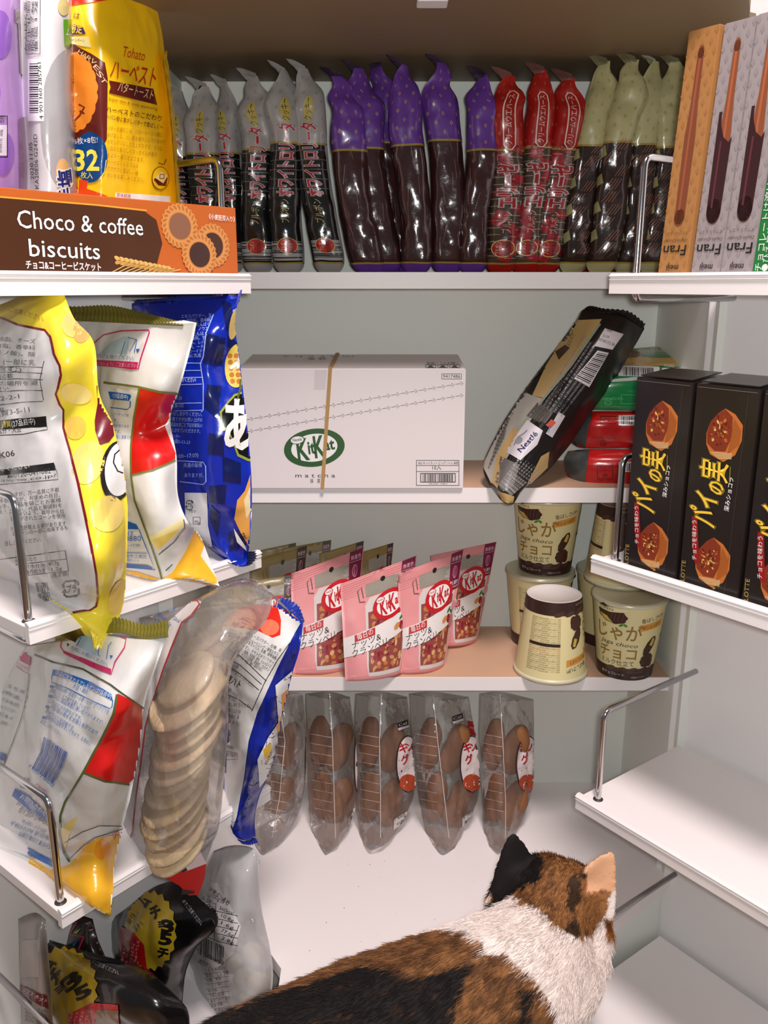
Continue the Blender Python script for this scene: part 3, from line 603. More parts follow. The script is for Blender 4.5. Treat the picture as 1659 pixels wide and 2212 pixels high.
# --- yellow biscuit bag, white bag, purple bag behind the box
r, o, s, V, F = sheet_bag('biscuit_bag', 'bright yellow biscuit bag with red lettering standing behind the orange box', 'snack bag', Trows(.085, [
    [(148, -90), (190, -95), (240, -90), (290, -70), (325, -30)],
    [(148, 20), (190, 20, -.012), (245, 30, -.02), (300, 45, -.012), (347, 55)],
    [(148, 90), (195, 90, -.02), (235, 115, -.03), (300, 110, -.02), (357, 120)],
    [(150, 200), (195, 200, -.025), (232, 220, -.035), (310, 220, -.022), (371, 215)],
    [(152, 320), (200, 320, -.025), (232, 330, -.035), (310, 330, -.022), (381, 325)],
    [(154, 480), (200, 480, -.02), (236, 480, -.026), (310, 480, -.018), (391, 480)],
    [(156, 594), (205, 594, -.015), (240, 594, -.02), (310, 594, -.012), (394, 594)]]), M((250, 200, 18), .3, coat=.3, bump=.2, bs=60), wr=.002, f=26, seed=4, nr=66, nc=54)
D = Deco(cast(V, F), True, 4.5, .3, 0, .3)
BR = (96, 28, 18); RB = (188, 46, 20)
D.poly([(152, 60), (166, 100), (200, 118), (226, 136), (232, 170), (230, 300), (205, 350), (152, 400)], BR, 0)
D.ell(158, 200, 52, 84, (236, 140, 44), 1, n=80, wob=lambda a: 1 + .05 * abs(math.sin(10 * a))); D.line([(172, 226), (184, 232), (174, 250), (162, 262)], 4, (120, 40, 20), 2); D.line([(174, 240), (184, 246)], 4, (120, 40, 20), 2); D.ell(166, 205, 3, 4, (250, 220, 160), 2)
for i, c in enumerate('HARVEST'):
    a = -.5 + i * .26; x, y = (168 + i * 9 if i < 4 else 195 + (i - 3) * 6.5), (113 + i * 6 if i < 3 else 131 + (i - 3) * 13)
    D.text(c, (x, y + 2), (x + 9, y + 8 + i), 10, (226, 196, 150), 2)
D.poly([(152, 50), (180, 60), (186, 74), (150, 76)], (70, 40, 110), 1); D.text('限定', (154, 70), (178, 72), 18, (240, 200, 40), 2, .02); D.poly([(150, 80), (192, 80), (198, 104), (178, 100), (150, 94)], (240, 220, 150), 1); D.text('キャンペーン', (152, 90), (184, 92), 7, (120, 80, 40), 2)
D.poly([(148, -20), (235, -20), (240, 0), (160, 12), (148, 14)], (220, 40, 20), 1); D.text('は', (160, 40), (172, 42), 12, K, 1)
D.ell(196, 340, 35, 55, (8, 66, 128), 2); D.text('4枚×8包!', (162, 312), (214, 308), 12, WH, 4); D.text('32', (164, 368), (214, 368), 46, (250, 226, 80), 4, .025); D.text('枚入', (176, 384), (202, 386), 12, (250, 226, 80), 4)
D.line([(215, 388), (224, 372), (228, 345)], 1.5, (250, 226, 80), 4)
D.text('ト', (172, 440), (222, 445), 46, (226, 70, 20), 2, .05)
D.text('Tohato', (262, 122), (310, 132), 24, RB, 1, 0); D.text('ハーベスト', (236, 166), (332, 186), 36, RB, 1, .012)
D.poly([(234, 174), (330, 192), (332, 203), (338, 227), (234, 201), (238, 188)], BR, 1); D.text('バタートースト', (252, 196), (327, 215), 19, (240, 214, 160), 2)
D.text('Super thin & tasty appetizing', (233, 216), (338, 239), 7, (150, 100, 30), 1)
D.text('ハーベストのこだわり', (228, 241), (346, 262), 11, BR, 1, .008); D.text('〜パン粉と焦がしバターで香ばしく〜', (228, 256), (350, 280), 9, BR, 1, .006)
for i, l in enumerate(('バターを練りこみ、バタートースト風に', 'あげました。パン粉を練りこんでいるので', 'のサックリとした仕上がりです。さらに', 'に加えた焦がしバターオイルが香り', 'をより一層引き立てます。', 'ハーベストならではの', 'サクサクと香ばしい味', 'わいをお楽しみください。')): D.text(l, (230, 280 + i * 14.5), (230 + 126 * len(l) / 19, 283 + i * 14.5 + 14 * len(l) / 19), 8, (170, 118, 20))
D.ell(345, 385, 19, 25, BR, 1); D.ell(345, 385, 17.5, 23.5, (250, 200, 18), 2); D.poly([(330, 388), (345, 372), (360, 384), (356, 402), (340, 400)], BR, 3); D.poly([(333, 384), (346, 370), (360, 380), (350, 396)], (250, 226, 150), 4); D.frame(342, 376, 352, 386, 1.3, BR, 5); D.line([(340, 352), (352, 356), (357, 344)], 2, BR, 3)
D.poly([(248, 416), (366, 424), (368, 470), (246, 470)], (246, 240, 235), 1); D.text('賞味期限', (250, 424), (280, 428), 7, (190, 70, 110), 2); D.text('20.07.23', (288, 445), (338, 450), 11, (110, 108, 110), 2)
D.build('printed_panel', r)
seal('gusset_fold', [LT_(*p, .066) for p in ((352, 120), (366, 220), (376, 330), (386, 470))], [LT_(*p, .084) for p in ((360, 110), (373, 215), (383, 325), (393, 480))], M((250, 206, 30), .3), r, 20, teeth=0)
r, o, s, V, F = sheet_bag('snack_bag', 'white and grey snack bag with a barcode strip behind the orange box', 'snack bag', Trows(.08, [
    [(42, -60), (75, -70), (110, -70), (140, -70), (152, -50)],
    [(44, 40), (75, 40, -.02), (112, 40, -.028), (145, 40, -.02), (156, 40)],
    [(48, 200), (80, 200, -.028), (118, 200, -.036), (148, 200, -.026), (160, 200)],
    [(54, 340), (85, 340, -.026), (122, 340, -.034), (152, 340, -.026), (166, 340)],
    [(58, 480), (90, 480, -.02), (125, 480, -.026), (156, 480, -.02), (172, 480)],
    [(60, 594), (92, 594, -.012), (126, 594, -.014), (158, 594, -.012), (172, 594)]]), M((214, 212, 214), .3, coat=.3, bump=.2), wr=.0014, f=26, seed=14, nr=36, nc=26)
D = Deco(cast(V, F), True, 4.5, .3, 0, .3)
D.ell(150, 260, 62, 155, (168, 167, 170), 0); D.poly([(135, 42), (160, 42), (160, 104), (138, 98)], (88, 172, 44), 1); D.ell(136, 16, 12, 18, (206, 190, 130), 1); D.text('ム', (140, 76), (152, 76), 14, WH, 2)
D.rect(62, 128, 95, 262, WH, 1); 
for i in range(22): D.rect(66, 138 + i * 5, 84, 138 + i * 5 + (1.5, 3, 2.2)[i % 3], K, 2)
D.text('4 901360 285761', (94, 258), (90, 136), 8, K, 2); D.text('2020.11.05', (76, 388), (72, 308), 8, K, 2); D.text('KA20E06 G242D', (86, 408), (82, 290), 8, K, 2)
for i, l in enumerate(('たんぱく質', '炭水化物', '脂質 7.6g', '食塩 1.2g')): D.text(l, (62 + i * 7, 112), (60 + i * 7, 4), 6, GREY, 2)
D.frame(58, -20, 88, 118, 1, GREY, 1); D.ell(134, 372, 14, 30, (232, 186, 120), 1)
D.text('手塩', (156, 440), (148, 366), 24, NAVY, 2, .03, out=WH, ob=.06)
D.build('printed_panel', r)
r, o, s, V, F = sheet_bag('snack_bag', 'pale purple snack bag at the far left of the top rack', 'snack bag', Trows(.085, [
    [(-120, -60), (-70, -60), (-20, -60), (20, -60), (42, -50)],
    [(-120, 60), (-70, 60, -.02), (-10, 60, -.028), (25, 60, -.02), (46, 60)],
    [(-115, 220), (-65, 220, -.03), (-5, 220, -.036), (30, 220, -.024), (54, 220)],
    [(-110, 360), (-60, 360, -.03), (0, 360, -.034), (38, 360, -.022), (60, 360)],
    [(-110, 480), (-60, 480, -.02), (5, 480, -.024), (40, 480, -.016), (62, 480)],
    [(-110, 594), (-60, 594, -.012), (5, 594, -.014), (40, 594, -.012), (62, 594)]]), M((176, 136, 200), .3, coat=.3, bump=.2), wr=.0016, f=26, seed=15, nr=36, nc=26)
D = Deco(cast(V, F), True, 4.5, .3, 0, .3)
for c in ((0, 75, 24, 52), (4, 330, 26, 48), (-40, 200, 40, 60)): D.ell(*c, (140, 92, 186), 0)
D.frame(-40, 250, 15, 340, 2, K, 1); D.rect(-38, 270, 13, 336, (216, 206, 224), 1)
for i in range(5): D.text('原材料名 油脂', (2 + 0 * i - i * 8, 330), (4 - i * 8, 280), 5, GREY, 2)
D.text('名称', (6, 266), (6, 250), 12, K, 2); D.poly([(36, 20), (52, 20), (58, 160), (42, 160)], (120, 112, 120), 1); D.poly([(38, 260), (54, 250), (58, 420), (42, 430)], (130, 96, 130), 1)
D.build('printed_panel', r)
CLEAR = clear_mat('clear_film'); FROST = clear_mat('frosted_film', tint=(.98, .98, .98), milk=.14, refl=.03); CLEAR2 = clear_mat('soft_clear_film', tint=(.97, .965, .96), milk=.05, refl=.04, bump=.8, bs=30)
# --- white and blue bag at the end of the third rack
r, o, s, V, F = sheet_bag('snack_bag', 'white and blue snack bag with red folded top on the third rack', 'snack bag', Lrows(.035, [
    [(478, 1345), (510, 1318), (560, 1305), (600, 1312), (655, 1345)],
    [(480, 1400), (515, 1400, .02), (560, 1400, .025), (600, 1400, .02), (648, 1398)],
    [(488, 1480), (520, 1480, .025), (560, 1480, .03), (595, 1480, .02), (627, 1472)],
    [(492, 1560), (520, 1560, .03), (555, 1560, .03), (585, 1560, .02), (608, 1555)],
    [(488, 1640), (515, 1640, .025), (545, 1640, .03), (570, 1640, .02), (592, 1640)],
    [(482, 1710), (505, 1715, .02), (530, 1715, .02), (545, 1715, .01), (562, 1715)],
    [(490, 1760, .01), (505, 1775, -.008, 't'), (520, 1775, -.01, 't'), (535, 1775, -.01, 't'), (550, 1765, -.006, 't')],
    [(503, 1800, -.01, 't'), (512, 1810, -.012, 't'), (525, 1815, -.014, 't'), (540, 1817, -.014, 't'), (552, 1808, -.012, 't')]]), film((10, 36, 150), .3), wr=.0032, f=28, seed=21, nr=80, nc=46)
seal('top_seal', [LP(*p, .034) for p in ((598, 1312), (625, 1320), (655, 1345))], [LP(*p, .026) for p in ((606, 1292), (640, 1308), (658, 1342))], M((26, 50, 150), .3), r, 20)
seal('seal', [LT_(*p, -.013) for p in ((512, 1812), (530, 1817), (552, 1810))], [LT_(*p, -.014) for p in ((522, 1822), (538, 1824), (554, 1818))], M((14, 40, 150), .3), r, 14)
D = Deco(cast(V, F), True, 4.5, .3, 0, .3)
D.poly([(440, 1300), (640, 1300), (660, 1330), (634, 1372), (600, 1440), (556, 1540), (538, 1600), (528, 1680), (512, 1760), (500, 1805), (440, 1830)], (222, 222, 222), 0)
bl = [(660, 1330), (634, 1372), (600, 1440), (556, 1540), (538, 1600), (528, 1680), (512, 1760), (500, 1805), (530, 1835), (560, 1820), (700, 1500)]
R_ = random.Random(5)
for i in range(46):
    y = 1380 + i * 9.6; x = 634 - (y - 1372) * .30 + R_.uniform(5, 42) * (1 - i / 70); a = R_.uniform(0, 3)
    D.line([(x, y), (x + 12 * math.cos(a), y + 12 * math.sin(a)), (x + 12 * math.cos(a) + 9, y + 12 * math.sin(a) - 8)], 1.8, (6, 12, 60), 1)
D.poly([(474, 1350), (500, 1318), (530, 1300), (600, 1306), (608, 1340), (606, 1372), (590, 1378), (556, 1362), (510, 1356)], (224, 36, 24), 1); D.ell(584, 1356, 20, 17, (240, 120, 90), 2)
D.poly([(594, 1480), (640, 1440), (640, 1600), (560, 1700), (556, 1640), (580, 1590), (600, 1560)], (240, 240, 242), 1); D.poly([(606, 1500), (640, 1470), (620, 1560), (600, 1600), (596, 1570), (608, 1540)], (232, 150, 40), 2); D.poly([(568, 1618), (584, 1604), (586, 1630), (574, 1652)], (232, 190, 40), 2)
for i, (l, x0, y0, x1, y1) in enumerate((('パウダーチーズパウダー、砂糖、食', 522, 1364, 606, 1408), ('チーズ・ショートニング・酵母エキス', 520, 1376, 600, 1416), ('ウダー、デキストリン、乳糖、植物油脂', 514, 1380, 596, 1424), ('加工デンプン、チキンエキスパウダー', 510, 1390, 590, 1434), ('調味料(アミノ酸等)、乳化剤、香料、トレハロース', 506, 1398, 584, 1442), ('イド色素、カラメル色素、酸味料、カロチノ', 502, 1404, 580, 1450), ('成分・小麦・いか・大豆・鶏肉・豚肉を含む)', 500, 1412, 566, 1450))): D.text(l, (x0, y0), (x1, y1), 6.5, K)
for q in (((482, 1395), (522, 1418), (570, 1465), (576, 1470)), ((482, 1416), (520, 1436), (566, 1478)), ((482, 1432), (520, 1455), (560, 1490)), ((484, 1496), (516, 1510), (546, 1532)), ((500, 1358), (494, 1380), (482, 1392)), ((626, 1388), (600, 1424), (574, 1470), (545, 1535))): D.line(q, 1.6, K, 1)
D.text('原材料名', (494, 1358), (510, 1368), 6, K); D.text('52g', (484, 1404), (496, 1410), 7, K); D.text('この面の下部に記載', (482, 1422), (514, 1444), 7, K); D.text('日光・高温多湿をおさけください', (482, 1432), (548, 1486), 7, K)
D.text('会社', (479, 1458), (490, 1465), 9, K); D.text('東ハト', (488, 1470), (518, 1486), 14, K, 1, .03); D.text('南池袋1-13-23', (484, 1484), (512, 1506), 7, K); D.text('町上宝1332', (484, 1500), (508, 1516), 7, K)
for i, l in enumerate(('お召しあがりください。', 'お買い上げの', '記宛着払い', 'できます。')): D.text(l, (488, 1524 + i * 12), (490 + 5.2 * len(l), 1528 + i * 13), 7, K)
D.text('3', (494, 1590), (498, 1590), 7, K); D.text('7:00)', (488, 1616), (506, 1618), 7, K); D.text('共通の設備', (484, 1632), (512, 1635), 7, K); D.line([(486, 1622), (514, 1627), (514, 1640), (486, 1641)], 1.3, K, 1)
D.build('printed_panel', r)
# --- clear bag of round crackers
cr = thing('cracker_bag', 'clear bag of stacked pale round crackers on the third rack', 'snack bag', LL(.14, .05, -.574))
s = Sheet(Lrows(.14, [
    [(300, 1335), (390, 1310), (450, 1282), (520, 1258), (590, 1282)],
    [(320, 1400), (380, 1385, .02), (440, 1350, .022), (500, 1330, .012), (575, 1340)],
    [(310, 1500), (370, 1490, .045), (430, 1470, .05), (480, 1460, .03), (500, 1440)],
    [(290, 1600), (350, 1600, .05), (415, 1590, .055), (465, 1580, .035), (492, 1570)],
    [(270, 1700), (340, 1700, .05), (410, 1700, .055), (460, 1690, .03), (484, 1680)],
    [(262, 1790), (330, 1800, .04), (400, 1810, .04), (450, 1790, .02), (474, 1780)],
    [(275, 1850, .01), (330, 1865, -.004, 't'), (380, 1870, -.01, 't'), (425, 1850, -.01, 't'), (455, 1830, .0, 't')],
    [(345, 1885, -.01, 't'), (360, 1898, -.016, 't'), (385, 1910, -.02, 't'), (410, 1905, -.02, 't'), (432, 1890, -.016, 't')]]), nr=66, nc=46, wr=.003, f=30, seed=31)
V, F = s.closed(.7); obj('film', V, F, FROST, cr, True)
seal('top_seal', [LP(*p, .142) for p in ((450, 1284), (520, 1260), (590, 1282))], [LP(*p, .13) for p in ((470, 1268), (545, 1250), (625, 1318))], CLEAR, cr, 40)
D = Deco(cast(V, F), True, 4.5, .35)
D.poly([(366, 1342), (420, 1294), (436, 1300), (432, 1312), (400, 1340), (372, 1400), (352, 1460), (330, 1520), (312, 1600), (300, 1680), (292, 1760), (286, 1800), (260, 1810), (280, 1700), (300, 1600), (320, 1480), (350, 1380)], (226, 222, 224), 0)
D.line([(396, 1292), (428, 1298), (433, 1306), (415, 1330), (395, 1345), (372, 1400), (355, 1445), (330, 1520), (316, 1570), (306, 1650), (296, 1720), (288, 1795), (284, 1808), (268, 1806)], 3.5, (176, 30, 40), 2)
for l, a, b in (('100g', (364, 1306), (380, 1318)), ('当たり', (354, 1312), (372, 1326)), ('426kcal', (340, 1328), (358, 1342)), ('4.2g', (332, 1340), (346, 1350)), ('52kcal', (374, 1338), (388, 1346)), ('0.5g', (358, 1346), (368, 1354))): D.text(l, a, b, 9, BLUE, 1)
D.build('printed_panel', cr)
# red and white tab at its foot
D = Deco(lambda xy, off: (np.array([LT_(x, y, -.0225) for x, y in xy]) - np.array(LT) * off, np.ones(len(xy), bool)), True, 4.5, .35)
D.poly([(418, 1812), (445, 1865), (400, 1882), (375, 1862), (380, 1835)], (238, 214, 214), 0); D.poly([(445, 1865), (440, 1900), (428, 1932), (408, 1934), (386, 1912), (356, 1896), (360, 1886), (400, 1882)], (212, 30, 26), 0); D.poly([(372, 1842), (384, 1838), (404, 1880), (392, 1884)], (60, 44, 46), 1); D.poly([(392, 1920), (420, 1924), (418, 1930), (390, 1932)], (60, 44, 46), 1)
D.build('printed_tab', cr)
CRK = M((214, 188, 152), .7, bump=.7, bs=140, var=.2, vs=55); PNK = M((196, 120, 110), .7)
ang = math.radians(-38)
for i in range(13):
    px, py = 392 + 22 * math.sin(i * .55) * .5 - (i - 6) * 1.5, 1468 + i * 29.5
    c = LP(px, py, .148) + Vector((0, 0, 0))
    n = (Vector((-.52, -.28, .80))).normalized(); n.rotate(Matrix.Rotation(.05 * math.sin(i * 2.1), 3, 'Y'))
    u = n.cross(Vector((0, 1, .2))).normalized(); v = n.cross(u); R = .041 + .003 * math.sin(i * 1.7) - (.008 if i in (0, 12) else 0); T = .0042
    Vd, Fd = [], []; N_ = 26
    for k, (rr, hh) in enumerate(((0, -T), (R * .88, -T), (R, -T * .4), (R * 1.01, T * .3), (R * .9, T), (0, T * 1.1))):
        for a in range(N_):
            th = a * 2 * math.pi / N_; w_ = 1 + .03 * noise.noise(Vector((math.cos(th) * 2, math.sin(th) * 2, i)))
            Vd.append(c + (u * math.cos(th) + v * math.sin(th)) * rr * w_ + n * (hh + .0016 * noise.noise(Vector((math.cos(th), math.sin(th), i * 3)) * 1.5) * (rr > 0)))
    for k in range(5):
        for a in range(N_): Fd.append((k * N_ + a, k * N_ + (a + 1) % N_, (k + 1) * N_ + (a + 1) % N_, (k + 1) * N_ + a))
    t = obj('round_cracker', Vd, Fd, CRK, None, True, base=c)
    tag(t, 'pale round cracker, %s in the stack inside the clear bag' % ('topmost', 'second from the top', 'third from the top', 'fourth from the top', 'fifth from the top', 'sixth from the top', 'in the very middle', 'sixth from the bottom', 'fifth from the bottom', 'fourth from the bottom', 'third from the bottom', 'second from the bottom', 'lowest')[i], 'cracker', 'round crackers in the clear bag')
# --- lowest left rack: dark bags
BLK = M((20, 18, 19), .25, coat=.3, bump=.7, bs=28)
GLD = (206, 172, 40)
def zig(cx, cy, rx, ry, n=40, k=.05): return [(cx + rx * (1 + (k if i % 2 else -k)) * math.cos(i * 2 * math.pi / n), cy + ry * (1 + (k if i % 2 else -k)) * math.sin(i * 2 * math.pi / n)) for i in range(n)]
r, o, s, V, F = sheet_bag('chip_bag', 'black chip bag with gold burst behind, its corner pointing to the silver bag', 'snack bag', Lrows(.10, [
    [(250, 1978), (290, 1950), (330, 1918), (370, 1905), (400, 1915)],
    [(235, 2010), (280, 2010, .02), (330, 1985, .03), (390, 1970, .02), (445, 1955)],
    [(240, 2060), (290, 2060, .03), (340, 2050, .035), (400, 2035, .02), (470, 1998)],
    [(250, 2120), (300, 2115, .025), (345, 2100, .03), (380, 2090, .02), (420, 2055)],
    [(262, 2180, .01), (310, 2180, .02), (350, 2170, .02), (378, 2155, .01), (396, 2130)],
    [(268, 2262), (310, 2264), (350, 2262), (380, 2255), (396, 2240)]]), BLK, wr=.004, f=26, seed=41, nr=56, nc=50)
seal('seal', [LP(*p, .1) for p in ((436, 1950), (455, 1970), (469, 1996))], [LP(*p, .096) for p in ((446, 1950), (462, 1966), (472, 1988))], M((16, 14, 15), .3), r, 16)
D = Deco(cast(V, F), True, 4.5, .3, 0, .3)
D.poly(zig(326, 2010, 54, 84), GLD, 0); D.poly([(262, 2000), (290, 2015), (312, 2040), (318, 2090), (340, 2110), (330, 2130), (280, 2100), (258, 2060)], (200, 24, 34), 1); D.poly([(274, 1985), (292, 1965), (316, 1990), (310, 2012), (282, 2004)], GLD, 2)
D.text('ム', (316, 1962), (328, 1948), 28, K, 3, .05); D.text('チ', (332, 1986), (352, 1978), 24, K, 3, .05); D.text('ョ', (345, 2002), (357, 2000), 14, K, 3, .05); D.text('3', (352, 2012), (374, 2012), 26, K, 3, .05); D.text('5', (346, 2038), (368, 2040), 26, K, 3, .05); D.text('チ', (340, 2064), (360, 2070), 20, K, 3, .05)
D.text('豪快', (282, 1998), (298, 1978), 12, K, 3); D.text('夢チョ', (296, 2012), (312, 1996), 10, K, 3)
for i, l in enumerate(('カラムーチョ', 'チップスター', 'ホット', '味')): D.text(l, (298 - i * 10, 2030 + i * 6), (290 - i * 10, 2076 + i * 3), 6, (240, 220, 220), 3)
D.text('のでご注意ください。', (394, 1948), (434, 1998), 7, (190, 190, 192), 2)
D.build('printed_panel', r)
r, o, s, V, F = sheet_bag('chip_bag', 'black chip bag nearest the camera at the bottom left corner', 'snack bag', Lrows(.185, [
    [(75, 2020), (120, 2040), (200, 2072), (290, 2088), (335, 2108)],
    [(85, 2080), (140, 2085, .02), (210, 2105, .03), (300, 2115, .02), (370, 2140)],
    [(95, 2140), (150, 2140, .03), (230, 2150, .04), (320, 2160, .03), (405, 2180)],
    [(105, 2200), (160, 2200, .03), (240, 2205, .04), (330, 2215, .03), (410, 2235)],
    [(115, 2280), (170, 2285, .02), (250, 2295, .02), (330, 2300, .01), (410, 2300)],
    [(120, 2364), (170, 2362), (250, 2350), (330, 2335), (405, 2322)]]), BLK, wr=.0045, f=24, seed=43, nr=56, nc=50)
D = Deco(cast(V, F), True, 4.5, .3, 0, .3)
D.poly(zig(140, 2138, 70, 92, 44), GLD, 0); D.poly([(150, 2190), (200, 2165), (256, 2170), (260, 2230), (140, 2250)], (206, 26, 40), 1)
D.text('ム', (104, 2100), (122, 2080), 28, K, 3, .05); D.text('チ', (118, 2130), (142, 2108), 28, K, 3, .05); D.text('ョ', (128, 2146), (144, 2132), 16, K, 3, .05); D.text('3', (150, 2142), (180, 2118), 30, K, 3, .05); D.text('5', (172, 2160), (200, 2146), 26, K, 3, .05)
for i in range(4): D.text('カラムーチョ', (190 - i * 12, 2180 + i * 2), (180 - i * 12, 2226), 6, (240, 220, 220), 3)
D.poly([(210, 2180), (258, 2182), (256, 2212), (208, 2214)], (150, 120, 90), 3)
D.text('にご注意ください。', (198, 2082), (256, 2108), 8, (190, 190, 192), 2)
D.build('printed_panel', r)
r, o, s, V, F = sheet_bag('chip_bag', 'dark choco snack bag with coloured zigzag line tucked behind the black bags', 'snack bag', Lrows(.15, [
    [(120, 2000), (150, 1985), (175, 1978), (200, 1985)],
    [(112, 2040), (150, 2035, .015), (185, 2030, .012), (212, 2030)],
    [(108, 2090), (155, 2085, .02), (200, 2080, .015), (232, 2080)],
    [(110, 2180), (160, 2170, .01), (210, 2170, .01), (245, 2160)], [(112, 2325), (160, 2318), (210, 2308), (245, 2300)]]), M((34, 27, 28), .3, coat=.3, bump=.3), wr=.0016, f=30, seed=45, nr=26, nc=24)
D = Deco(cast(V, F), True, 4.5, .3)
D.line([(150, 1998), (168, 1992), (152, 2018), (182, 2024), (166, 2062), (186, 2076)], 3.5, (214, 40, 70), 1); D.poly([(160, 2014), (176, 2006), (166, 2018)], (150, 190, 60), 1); D.poly([(158, 2040), (170, 2030), (160, 2046)], (30, 110, 180), 1); D.poly([(176, 2064), (188, 2052), (188, 2066)], (50, 170, 80), 1)
D.text('SNACK', (122, 2030), (144, 2058), 9, (180, 180, 182), 1)
for i in range(7): D.line([(186 + i * 7, 1996 + i * 14), (204 + i * 7, 1990 + i * 14)], 4, (150, 104, 110), 1)
D.build('printed_panel', r)
r, o, s, V, F = sheet_bag('chip_bag', 'grey snack bag with small print at the far left of the lowest rack', 'snack bag', Lrows(.235, [
    [(40, 1985), (60, 1975), (80, 1972), (98, 1985)],
    [(42, 2050), (65, 2050, .015), (85, 2050, .015), (104, 2050)],
    [(44, 2130), (65, 2130, .02), (90, 2130, .02), (110, 2130)],
    [(46, 2210), (68, 2210, .02), (92, 2210, .02), (114, 2210)],
    [(46, 2300), (68, 2300, .01), (92, 2300, .01), (114, 2300)], [(48, 2400), (68, 2400), (92, 2400), (114, 2400)]]), M((150, 140, 134), .35, coat=.2, bump=.3), wr=.0014, f=30, seed=46, nr=30, nc=20)
D = Deco(cast(V, F), True, 4.5, .35)
D.poly([(42, 2126), (100, 2150), (104, 2180), (44, 2146)], (96, 24, 36), 1); D.text('ップス ホット', (50, 2140), (98, 2166), 8, (230, 210, 210), 2)
for i in range(5): D.text('製造所・原材料', (54, 2172 + i * 8), (100, 2188 + i * 8), 5, GREY, 1)
D.rect(48, 2030, 84, 2110, (170, 162, 156), 1)
D.build('printed_panel', r)
# --- silver cracker bag at the right end of the lowest rack
r, o, s, V, F = sheet_bag('cracker_bag', 'half clear silver bag of puffed crackers standing beside the black bags', 'snack bag', Lrows(.04, [
    [(462, 1838), (490, 1828), (520, 1826), (545, 1832), (558, 1850)],
    [(436, 1900), (470, 1895, .02), (505, 1890, .025), (540, 1890, .015), (560, 1900)],
    [(420, 1960), (460, 1960, .03), (505, 1960, .035), (545, 1960, .02), (566, 1970)],
    [(412, 2030), (455, 2030, .035), (505, 2030, .045), (555, 2030, -.03, 't'), (584, 2050, -.03, 't')],
    [(410, 2110), (455, 2110, .035), (505, 2110, -.02, 't'), (555, 2110, -.05, 't'), (588, 2120, -.048, 't')],
    [(414, 2190), (460, 2190, .02), (505, 2190, -.02, 't'), (545, 2190, -.045, 't'), (575, 2195, -.04, 't')],
    [(425, 2250), (460, 2255), (500, 2260, -.01, 't'), (535, 2255, -.02, 't'), (560, 2240, -.02, 't')]]), clear_mat('pearly_film', milk=.5, refl=.03), wr=.003, f=26, seed=51, nr=66, nc=46)
seal('seal', [LT_(*p, .001) for p in ((533, 1830), (545, 1832), (558, 1846))], [LT_(*p, -.001) for p in ((532, 1855), (545, 1862), (560, 1864))], CLEAR, r, 12)
D = Deco(cast(V, F), True, 4.5, .35)
D.poly([(432, 1905), (470, 1908), (500, 1960), (520, 2000), (505, 2060), (470, 2090), (490, 2130), (500, 2200), (470, 2205), (440, 2130), (416, 2050)], (222, 216, 216), 0)
D.text('栄養成分表示', (452, 1922), (494, 1954), 8, K); D.text('100g当り', (456, 1938), (494, 1956), 9, K); D.text('ネルギー', (436, 1942), (464, 1956), 8, K)
for i, (a, b) in enumerate((('たんぱく質', '368kcal'), ('脂質', '10.8g'), ('炭水化物', '1.6g'), ('食塩', '77.6g'), ('ナトリウム', '2.8g'))):
    y = 1956 + i * 16; D.text(b, (474 + (i > 0) * 4, y + 8), (504 + (i > 0) * 0, y + 20), 8, K); D.line([(432, y - 4), (470, y + 12), (514, y + 22)], 1.2, K, 1)
D.line([(468, 1950), (464, 2032)], 1.2, K, 1); D.line([(516, 1998), (500, 2040)], 1.2, K, 1)
D.barcode((430, 2020), (56, 24), (-2, 40), 1, 24); D.text('4 983 000609', (424, 2052), (474, 2082), 8, K); D.text('満月ポン', (428, 2078), (456, 2092), 8, K)
for i, l in enumerate(('うるち米(国内', '製造)、しょうゆ', '砂糖、食塩', 'アミノ酸)', '95g', '下部に記載', '直射日光を避け', '松岡製菓', '大阪市住之江区', '〒559-0780')): D.text(l, (444 + i * 2, 2100 + i * 11), (444 + i * 2 + 6.2 * len(l), 2096 + i * 11 - 3), 7, GREY); D.line([(440 + i * 2, 2103 + i * 11), (496, 2097 + i * 11)], .8, GREY, 1)
D.build('printed_panel', r)
PF = M((228, 206, 178), .7, bump=.4, bs=120)
for i, (x, y) in enumerate(((545, 2060), (530, 2110), (560, 2120), (540, 2160), (500, 2080), (470, 2160), (505, 2175))):
    c = LP(x, y, .042); bm = bmesh.new(); bmesh.ops.create_icosphere(bm, subdivisions=2, radius=.017)
    for v in bm.verts: v.co = Vector((v.co.x * .8, v.co.y * .45, v.co.z)) * (1 + .15 * noise.noise(v.co * 60 + Vector((i, 0, 0)))); v.co.rotate(Matrix.Rotation(i * .9, 3, 'Y')); v.co += c
    tag(from_bm('puffed_cracker', bm, PF, None, True, base=c), 'pale puffed cracker showing through the silver bag', 'cracker', 'puffed crackers in the silver bag')
